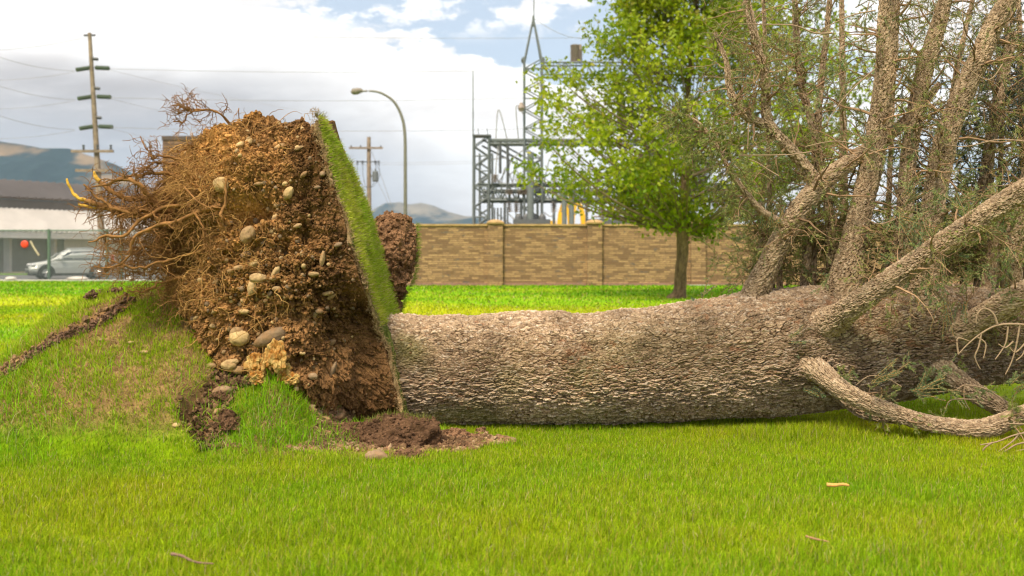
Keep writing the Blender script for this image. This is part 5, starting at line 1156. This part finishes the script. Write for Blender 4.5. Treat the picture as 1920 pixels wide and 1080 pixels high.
# upright turf grass
def intp(d_, z):
    ins = np.zeros(len(d_), bool)
    for (ax, az), (bx, bz) in zip(TZv, np.roll(TZv, -1, 0)): ins ^= ((az > z) != (bz > z)) & (d_ < ax+(z-az)/(bz-az+1e-12)*(bx-ax))
    return ins
n = 52000; dd_ = rng.uniform(6.38, 7.88, n); z = rng.uniform(.0, 2.2, n); kp = intp(dd_, z) & ~((np.hypot(dd_-7.2, z-.38) < .36)) & ~((z < .72+.1*rng.random(n)) & (dd_ < 7.1)) & (fbm(np.stack([dd_*6, z*6, z*0], -1), 3, 640) > -.24+.1*rng.random(n)); dd_, z = dd_[kp], z[kp]; n = len(z)
up_ = norm(np.array([[1.0, 0, .55]])+rng.normal(size=(n, 3))*.38); p = turfpt(dd_, z, .01); g_ = np.clip(.5+fbm(np.stack([dd_*4, z*4, z*0], -1), 3, 600)*2, 0, 1)[:, None]
c_ = (np.array([.26, .40, .02])*(1-g_)+np.array([.46, .50, .05])*g_)*rng.uniform(.6, 1.3, n)[:, None]; st_ = rng.random(n) < .14; c_[st_] = np.array([.5, .4, .18])
P1.append(blades(p[:, 0], p[:, 1], p[:, 2], rng.uniform(.025, .060, n), rng.uniform(.003, .0045, n), c_, .35, nrm=up_))
n = 260; dd_ = np.concatenate([rng.uniform(6.4, 6.7, 160), rng.uniform(6.7, 7.7, 100)]); z = np.interp(dd_, [6.4, 6.7, 7.0, 7.25, 7.5, 7.8], [2.10, 2.09, 1.95, 1.78, 1.55, 1.05]); p = turfpt(dd_, z, .0)
P1.append(blades(p[:, 0], p[:, 1], p[:, 2], rng.uniform(.03, .09, n), np.full(n, .0025), np.array([.25, .24, .12])*rng.uniform(.4, 1.2, n)[:, None], .6, nrm=norm(np.array([[.4, 0, .9]])+rng.normal(size=(n, 3))*.25)))
v, f, c_ = join(P1); tag(mesh('turf_grass', v-FT, f, M['blade'], plate, col=c_), kind='stuff')
# soil lump beyond the turf
bc = np.array([(733-960)/F*8.05, 8.05, 1.12]); bv, bf = ico(5); prof = np.interp(bv[:, 2], [-1, -.6, -.2, .3, .8, 1], [.28, .42, .85, 1.1, 1.15, 1.0])
q = bv*np.stack([.195*prof, .2*prof, np.full(len(bv), .44)], 1); q = q+norm(bv)*(fbm(q*9+bc, 4, 700)*.16+fbm(q*34, 3, 701)*.05)[:, None]
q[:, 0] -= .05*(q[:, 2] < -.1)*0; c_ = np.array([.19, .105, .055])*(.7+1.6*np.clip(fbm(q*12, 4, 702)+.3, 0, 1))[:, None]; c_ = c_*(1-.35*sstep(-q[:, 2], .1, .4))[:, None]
sl = mesh('soil_lump', q+bc-FT, bf, M['soil'], plate, col=c_); k = rng.choice(len(q), 1500); s_ = rng.uniform(.006, .022, 1500); v, f = lumps(q[k]+bc, s_, 0, .4); tag(mesh('soil_clods', v-FT, f, M['soil'], sl, col=np.repeat(c_[k]*rng.uniform(.7, 1.3, (1500, 1)), 12, 0)), kind='stuff')
n = 420; z = rng.uniform(-.4, .35, n); a = np.interp(z, [-.44, -.26, -.1, .13, .35], [.06, .1, .18, .21, .2]); p = bc+np.stack([a, rng.uniform(-.05, .12, n), z], 1)
v, f, c_ = join([blades(p[:, 0], p[:, 1], p[:, 2], rng.uniform(.03, .06, n), np.full(n, .003), np.array([.2, .28, .03])*rng.uniform(.6, 1.3, n)[:, None], .4, nrm=norm(np.array([[1, 0, .3]])+rng.normal(size=(n, 3))*.4))]); tag(mesh('turf_grass', v-FT, f, M['blade'], sl, col=c_), kind='stuff')

# ---- roots
RC1 = np.array([.23, .115, .040]); RC2 = np.array([.48, .28, .09]); YEL = np.array([.62, .37, .06])
def root(pts, r0, r1, ysplit=0.0, name='root', n=40, seed=1, sub=True, label=None):
    w = np.array([WP(*p) for p in pts]); P_ = spline(w, n); P_ += np.stack([fbm(np.stack([np.arange(n)*.35, np.full(n, seed), np.full(n, k*7.)], -1), 3, 800+k) for k in range(3)], 1)*.035*np.sin(np.linspace(0, np.pi, n))[:, None]
    R_ = np.linspace(r0, r1, n)*(1+.5*fbm(np.stack([np.arange(n)*.8, np.full(n, seed), np.zeros(n)], -1), 2, 810)); v, f = tubes(P_[None], R_[None], 12)
    th = np.tile(np.arange(12), n); t_ = np.repeat(np.linspace(0, 1, n), 12); v = v+(v-np.repeat(P_, 12, 0))*(fbm(v*45, 3, 820)*.9)[:, None]
    c_ = RC1*(1-.0*t_)[:, None]*(.7+1.3*np.clip(fbm(v*20, 3, 821)+.35, 0, 1))[:, None]
    if ysplit: m_ = t_ > 1-ysplit+.06*fbm(v*15, 2, 3); c_[m_] = YEL*(.75+.6*np.clip(fbm(v[m_]*25, 3, 5)+.4, 0, 1))[:, None]
    i_ = np.arange(12)+(n-1)*12; o = mesh(name, v-FT, [f, i_[None]], M['root'], plate, col=c_, smooth=True)
    if label: o['label'] = label
    if sub:
        cn = int(9+12*rng.random()); s_, d_, rr_, t2 = kids(P_[None], R_[None], cn, .1, .9 if not ysplit else 1-ysplit, 1, .4); P2 = walk(s_, d_, rng.uniform(.06, .24, cn), 9, .38, -.03); R2 = taper(np.minimum(rr_*.45, .006), np.full(cn, .0012), 9)
        s_, d_, rr_, _ = kids(P2, R2, 5, .1, 1, 1, .4); P3 = walk(s_, d_, rng.uniform(.03, .10, len(s_)), 6, .4, -.03)
        V2, F2 = tubes(P2, R2, 5); V3, F3 = tubes(P3, taper(np.full(len(P3), .0022), np.full(len(P3), .0009), 6), 4)
        tag(mesh('rootlets', np.concatenate([V2, V3])-FT, np.concatenate([F2, F3+len(V2)]), M['root'], o, col=RC1*1.0), kind='stuff')
    return P_
D1 = 6.55
root([(330, 400, 6.7), (285, 392, 6.6), (235, 394, D1), (185, 382, 6.5), (160, 378, 6.5), (142, 366, 6.5), (130, 348, 6.5), (125, 335, 6.5)], .024, .006, .42, label='root with a bright yellow peeled tip', seed=1)
root([(340, 420, 6.7), (300, 405, 6.6), (240, 405, 6.55), (195, 392, 6.5), (168, 388, 6.5), (147, 383, 6.5)], .020, .006, .30, label='shorter root with a yellow peeled tip', seed=2)
root([(360, 380, 6.75), (320, 362, 6.7), (270, 372, 6.65), (225, 368, 6.6), (200, 352, 6.6), (182, 335, 6.6), (176, 322, 6.6)], .026, .008, .22, seed=3)
root([(300, 390, 6.6), (280, 375, 6.55), (268, 352, 6.5), (248, 337, 6.5), (222, 336, 6.5), (200, 346, 6.5), (172, 350, 6.5)], .022, .005, seed=4)
root([(345, 335, 6.7), (310, 325, 6.65), (265, 327, 6.6), (230, 333, 6.6), (205, 342, 6.6)], .014, .004, seed=5)
root([(260, 400, 6.5), (225, 395, 6.5), (195, 377, 6.5), (170, 358, 6.5), (157, 346, 6.5)], .014, .005, seed=6)
root([(420, 330, 6.45), (360, 380, 6.5), (310, 390, 6.5), (262, 412, 6.45), (235, 440, 6.4), (200, 442, 6.4), (180, 450, 6.4), (166, 454, 6.4)], .016, .004, seed=7)
root([(415, 385, 6.4), (370, 398, 6.4), (320, 418, 6.4), (280, 430, 6.4), (250, 450, 6.4), (246, 478, 6.4), (225, 495, 6.4), (200, 503, 6.4), (176, 499, 6.4)], .016, .004, seed=8)
root([(330, 485, 6.5), (290, 494, 6.45), (255, 502, 6.42), (225, 494, 6.4), (205, 488, 6.4)], .011, .003, seed=9)
root([(320, 470, 6.6), (280, 462, 6.55), (258, 468, 6.5), (240, 478, 6.5)], .009, .003, seed=10)
root([(430, 232, 6.75), (412, 212, 6.7), (385, 205, 6.7), (355, 212, 6.7), (345, 228, 6.7), (325, 228, 6.7)], .009, .003, seed=11)
root([(385, 206, 6.7), (350, 207, 6.7), (335, 198, 6.7), (318, 199, 6.7)], .007, .002, seed=12)
root([(340, 300, 6.7), (305, 293, 6.65), (283, 294, 6.6), (275, 280, 6.6), (263, 255, 6.6)], .011, .003, seed=13)
root([(340, 310, 6.7), (300, 305, 6.65), (280, 312, 6.6), (262, 328, 6.6)], .010, .003, seed=14)
root([(340, 520, 6.6), (300, 530, 6.55), (270, 545, 6.5), (245, 546, 6.5)], .010, .003, seed=15)
root([(330, 425, 6.6), (300, 415, 6.55), (285, 400, 6.55), (262, 395, 6.5), (235, 402, 6.5), (215, 408, 6.5)], .020, .004, seed=16)
root([(424, 335, 6.35), (422, 380, 6.32), (414, 410, 6.3), (425, 435, 6.35)], .010, .007, seed=17, sub=False)
root([(345, 350, 6.45), (370, 375, 6.35), (395, 388, 6.33), (425, 392, 6.35)], .008, .005, seed=18, sub=False)
root([(360, 395, 6.4), (378, 420, 6.35), (385, 450, 6.35), (398, 475, 6.4)], .009, .003, seed=19)
# tangle of fine roots on the left half
wr = np.exp(-((proj[ii]-330)/62)**2)*np.exp(-((projy[ii]-395)/105)**2)+.009*(proj[ii] < 560); q = rng.choice(ii, 1500, p=wr/wr.sum())
outd = Nf[q]*.8+np.array([-.35, -.35, .1]); Lr = rng.gamma(3, .055, len(q))+.05
Pr = walk(Pf[q], outd, Lr, 14, .32, -.13); Rr = taper(rng.uniform(.0018, .005, len(q)), np.full(len(q), .0010), 14)
V1, F1 = tubes(Pr, Rr, 4); s_, d_, _, _ = kids(Pr, Rr, 4, .1, 1, 1, .5); Pk = walk(s_, d_, rng.uniform(.03, .13, len(s_)), 7, .38, -.06); V2, F2 = tubes(Pk, taper(np.full(len(Pk), .0017), np.full(len(Pk), .0009), 7), 3)
kc = rng.random(len(Pr))[:, None]; cA = RC1*(1-kc)+RC2*kc; kc = rng.random(len(Pk))[:, None]; cB = RC1*(1-kc)+RC2*kc
tag(mesh('fine_roots', np.concatenate([V1, V2])-FT, np.concatenate([F1, F2+len(V1)]), M['root'], plate, col=np.concatenate([np.repeat(cA, 56, 0), np.repeat(cB, 21, 0)])), kind='stuff')
# hair roots jutting left of the plate
n = 300; s_ = np.stack([rng.uniform(-2.65, -2.2, n), rng.uniform(6.45, 7.0, n), rng.uniform(1.08, 1.62, n)], 1); d_ = np.stack([-np.ones(n), rng.normal(0, .4, n), rng.normal(-.1, .5, n)], 1)
Pr = walk(s_, d_, rng.uniform(.08, .38, n), 14, .36, -.05); V1, F1 = tubes(Pr, taper(rng.uniform(.0015, .0045, n), np.full(n, .001), 14), 4); s_, d_, _, _ = kids(Pr, Pr[..., 0]*0+.002, 6, .1, 1, 1, .4); Pk = walk(s_, d_, rng.uniform(.03, .10, len(s_)), 6, .4, -.03); V2, F2 = tubes(Pk, np.full(Pk.shape[:2], .0011), 3)
tag(mesh('fine_roots', np.concatenate([V1, V2])-FT, np.concatenate([F1, F2+len(V1)]), M['root'], plate, col=RC1*1.05), kind='stuff')
# hairs over the rim
q = rng.choice(ii, 500); Pr = walk(Pf[q], Nf[q]*.5+np.array([0, 0, -.6]), rng.uniform(.02, .09, 500), 6, .4, -.1); V1, F1 = tubes(Pr, np.full(Pr.shape[:2], .0010), 3); tag(mesh('fine_roots', V1-FT, F1, M['root'], plate, col=RC2*.75), kind='stuff')
# peeled yellow wood shards
for k, (px, py, w, h_, ro) in enumerate([(526, 660, .055, .10, 10), (506, 672, .05, .07, -20), (480, 682, .055, .075, 15), (486, 700, .04, .05, 40), (535, 690, .035, .06, -30), (545, 705, .05, .03, 20)]):
    p = Pf[surf(px, py)]+(0, -.05, 0); bv, bf = ICO[3]; q = bv*np.array([w, .022, h_]); q = q+bv*(fbm(bv*3+k*5, 4, 830)*.07)[:, None]; a = rad(ro); q = q@np.array([[math.cos(a), 0, math.sin(a)], [0, 1, 0], [-math.sin(a), 0, math.cos(a)]])
    kk = np.clip(fbm(q*40+k, 3, 831)*3+.5, 0, 1)[:, None]; c_ = np.array([.52, .36, .13])*kk+np.array([.36, .15, .03])*(1-kk); o = mesh('wood_shard', q+p-FT, bf, M['root'], plate, col=c_); o['label'] = 'splintered pale yellow wood in the soil'

# ================================================================ loose things on the ground
def clod(px, py, w, h_, dep, label, name='soil_clod', tone=1.0, seed=0, cat='soil clod', grass=0):
    p = gpt(px, py); bv, bf = ico(5); q = bv*np.array([w, dep, h_]); q = q+bv*(fbm(q*9+seed, 4, 840)*.6*min(w, h_)+fbm(q*32+seed, 3, 841)*.045)[:, None]; q[:, 2] = np.maximum(q[:, 2], -.02)
    c_ = np.array([.135, .075, .042])*tone*(.55+1.5*np.clip(fbm(q*14+seed, 4, 842)+.35, 0, 1))[:, None]; loc = np.array([p[0], p[1]+dep*.6, H(p[0], p[1]+dep*.6)-.01])
    r = thing(name, label, cat, tuple(loc)); mesh('soil', q, bf, M['soil'], r, col=c_)
    n = int(2400*w); k = rng.choice(len(q), n); v, f = lumps(q[k], rng.uniform(.004, .014, n), 0, .4); tag(mesh('crumbs', v, f, M['soil'], r, col=np.repeat(c_[k]*rng.uniform(.6, 1.4, (n, 1)), 12, 0)), kind='stuff')
    if grass:
        k = q[(q[:, 2] > h_*.75) & (q[:, 1] > -dep*.3)]; k = k[rng.choice(len(k), grass)]; v, f, c_ = join([blades(k[:, 0], k[:, 1], k[:, 2], rng.uniform(.02, .05, grass), np.full(grass, .003), np.array([.28, .30, .06])*rng.uniform(.5, 1.3, grass)[:, None], .5)]); tag(mesh('grass', v, f, M['blade'], r, col=c_), kind='stuff')
    return r
clod(742, 840, .29, .20, .13, 'large dark overturned clod of turf lying before the base of the root plate', seed=3, grass=260, tone=.8)
clod(660, 820, .17, .075, .12, 'low dark heap of soil on the left side of the large overturned clod', seed=8)
clod(850, 823, .11, .060, .07, 'reddish brown lump of soil just right of the large overturned clod', tone=1.5, seed=14)
clod(905, 815, .045, .040, .04, 'small reddish soil lump farthest right by the trunk', tone=1.6, seed=21)
clod(762, 858, .13, .045, .06, 'crumbling low soil lump in front of the large overturned clod', tone=1.15, seed=27)
clod(865, 842, .09, .028, .05, 'flat dark soil lump on the grass below the reddish lump', tone=1.0, seed=31)
clod(425, 815, .07, .075, .06, 'dark soil lump at the foot of the torn mound edge', tone=.9, seed=37)
clod(410, 760, .06, .05, .06, 'dark soil lump partway up the torn mound edge', tone=.8, seed=39)
for (px, py, r, asp, ro, tn, lab) in [(705, 862, 16, 1.35, 0, 2, 'largest loose brown stone, half sunk in the grass before the clods'), (806, 845, 7, 1.1, 0, 3, 'small round tan pebble below the right end of the large clod'), (675, 847, 6, 1.4, 0, 3, 'yellowish pebble left of the largest loose stone'), (720, 832, 8, 1.2, 20, 2, 'brown stone resting on the soil above the largest loose stone'),
                                      (633, 788, 10, 1.4, 30, 2, 'brown stone leaning at the foot of the root plate'), (607, 790, 9, 1.4, 0, 0, 'tan stone left of the leaning stone at the foot of the root plate'), (656, 832, 7, 1.4, 20, 0, 'pale flat stone on the left of the gravel patch'), (732, 841, 5, 1.2, 0, 3, 'tiny tan pebble right of the brown stone above the largest'), (668, 826, 6, 1.2, 0, 2, 'dull brown pebble at the top of the gravel patch'),
                                      (912, 826, 6, 1.5, 0, 3, 'flat pale pebble in the grass farthest right'), (852, 838, 5, 1.5, 0, 3, 'tan pebble on top of the flat dark soil lump'), (245, 645, 5, 1.5, 0, 1, 'tan pebble on the middle of the grassy mound'), (270, 663, 6, 1.4, 0, 1, 'pale pebble in the thin grass right of centre on the mound'), (330, 801, 6, 1.2, 0, 3, 'small tan pebble low on the mound near its torn edge'),
                                      (190, 640, 5, 1.3, 0, 2, 'grey pebble below the crack in the mound'), (415, 740, 14, 1.4, 15, 2, 'large smooth brown stone in the dark soil of the torn mound edge'), (480, 700, 9, 1.3, 0, 0, 'brown stone above the long grass tuft'), (408, 775, 7, 1.2, 30, 0, 'orange brown stone stuck in the torn mound edge'), (395, 690, 8, 1.3, 0, 0, 'tan stone at the top of the torn mound edge')]:
    p = gpt(px, py); o = stone_at(np.array([p[0], p[1], H(p[0], p[1])+r/F*p[1]*.35]), np.array([0, -.2, .2]), r, asp, ro, tn, None, name='stone'); tag(o, lab, 'stone', 'loose stones on the ground')
def litter(pts, r, col, name, label, cat):
    g0 = gpt(*pts[0][:2]); w = []
    for (px, py) in pts: d_ = CZ*F/(py-480); w.append(((px-960)/F*d_, d_, .038+rng.uniform(0, .008)))
    w = np.array(w); b = MB(); b.tube(spline(w-w[0], 14), np.linspace(r, r*.5, 14)*(1+.3*rng.random(14)), 7, c=np.array(col)); o = b.build(name, M['twig'], smooth=True); o.location = tuple(w[0]); tag(o, label, cat)
litter([(322, 1058), (340, 1062), (357, 1070), (372, 1074), (400, 1078)], .0055, (.20, .12, .09), 'twig', 'knobbly grey brown twig in the grass at the bottom edge', 'twig')
0 and litter([(718, 996), (732, 985), (745, 974), (758, 970)], .004, (.42, .34, .24), 'twig', 'small pale forked twig in the grass left of centre', 'twig')
litter([(1512, 1026), (1530, 1031), (1555, 1034)], .005, (.34, .18, .10), 'twig', 'short reddish brown twig in the grass at the lower right', 'twig')
litter([(1550, 924), (1565, 925), (1580, 925), (1592, 927)], .010, (.60, .31, .09), 'wood_chip', 'orange tan wood chip lying in the grass on the right', 'wood chip')
0 and litter([(360, 872), (375, 866), (395, 864)], .004, (.5, .32, .22), 'twig', 'thin pinkish twig in the grass below the mound', 'twig')

# ================================================================ haze
m_ = bpy.data.materials.new('haze'); m_.use_nodes = True; nt = m_.node_tree; nt.nodes.clear(); o_ = nt.nodes.new('ShaderNodeOutputMaterial'); pv = nt.nodes.new('ShaderNodeVolumePrincipled')
pv.inputs['Color'].default_value = (.55, .75, 1, 1); pv.inputs['Density'].default_value = .00006; pv.inputs['Anisotropy'].default_value = .2; nt.links.new(pv.outputs[0], o_.inputs['Volume'])
S = 12000
b = MB(); b.box((-S, -S, -1.2), (S, S, 1100)); hz = b.build('haze', m_); tag(hz, kind='stuff')
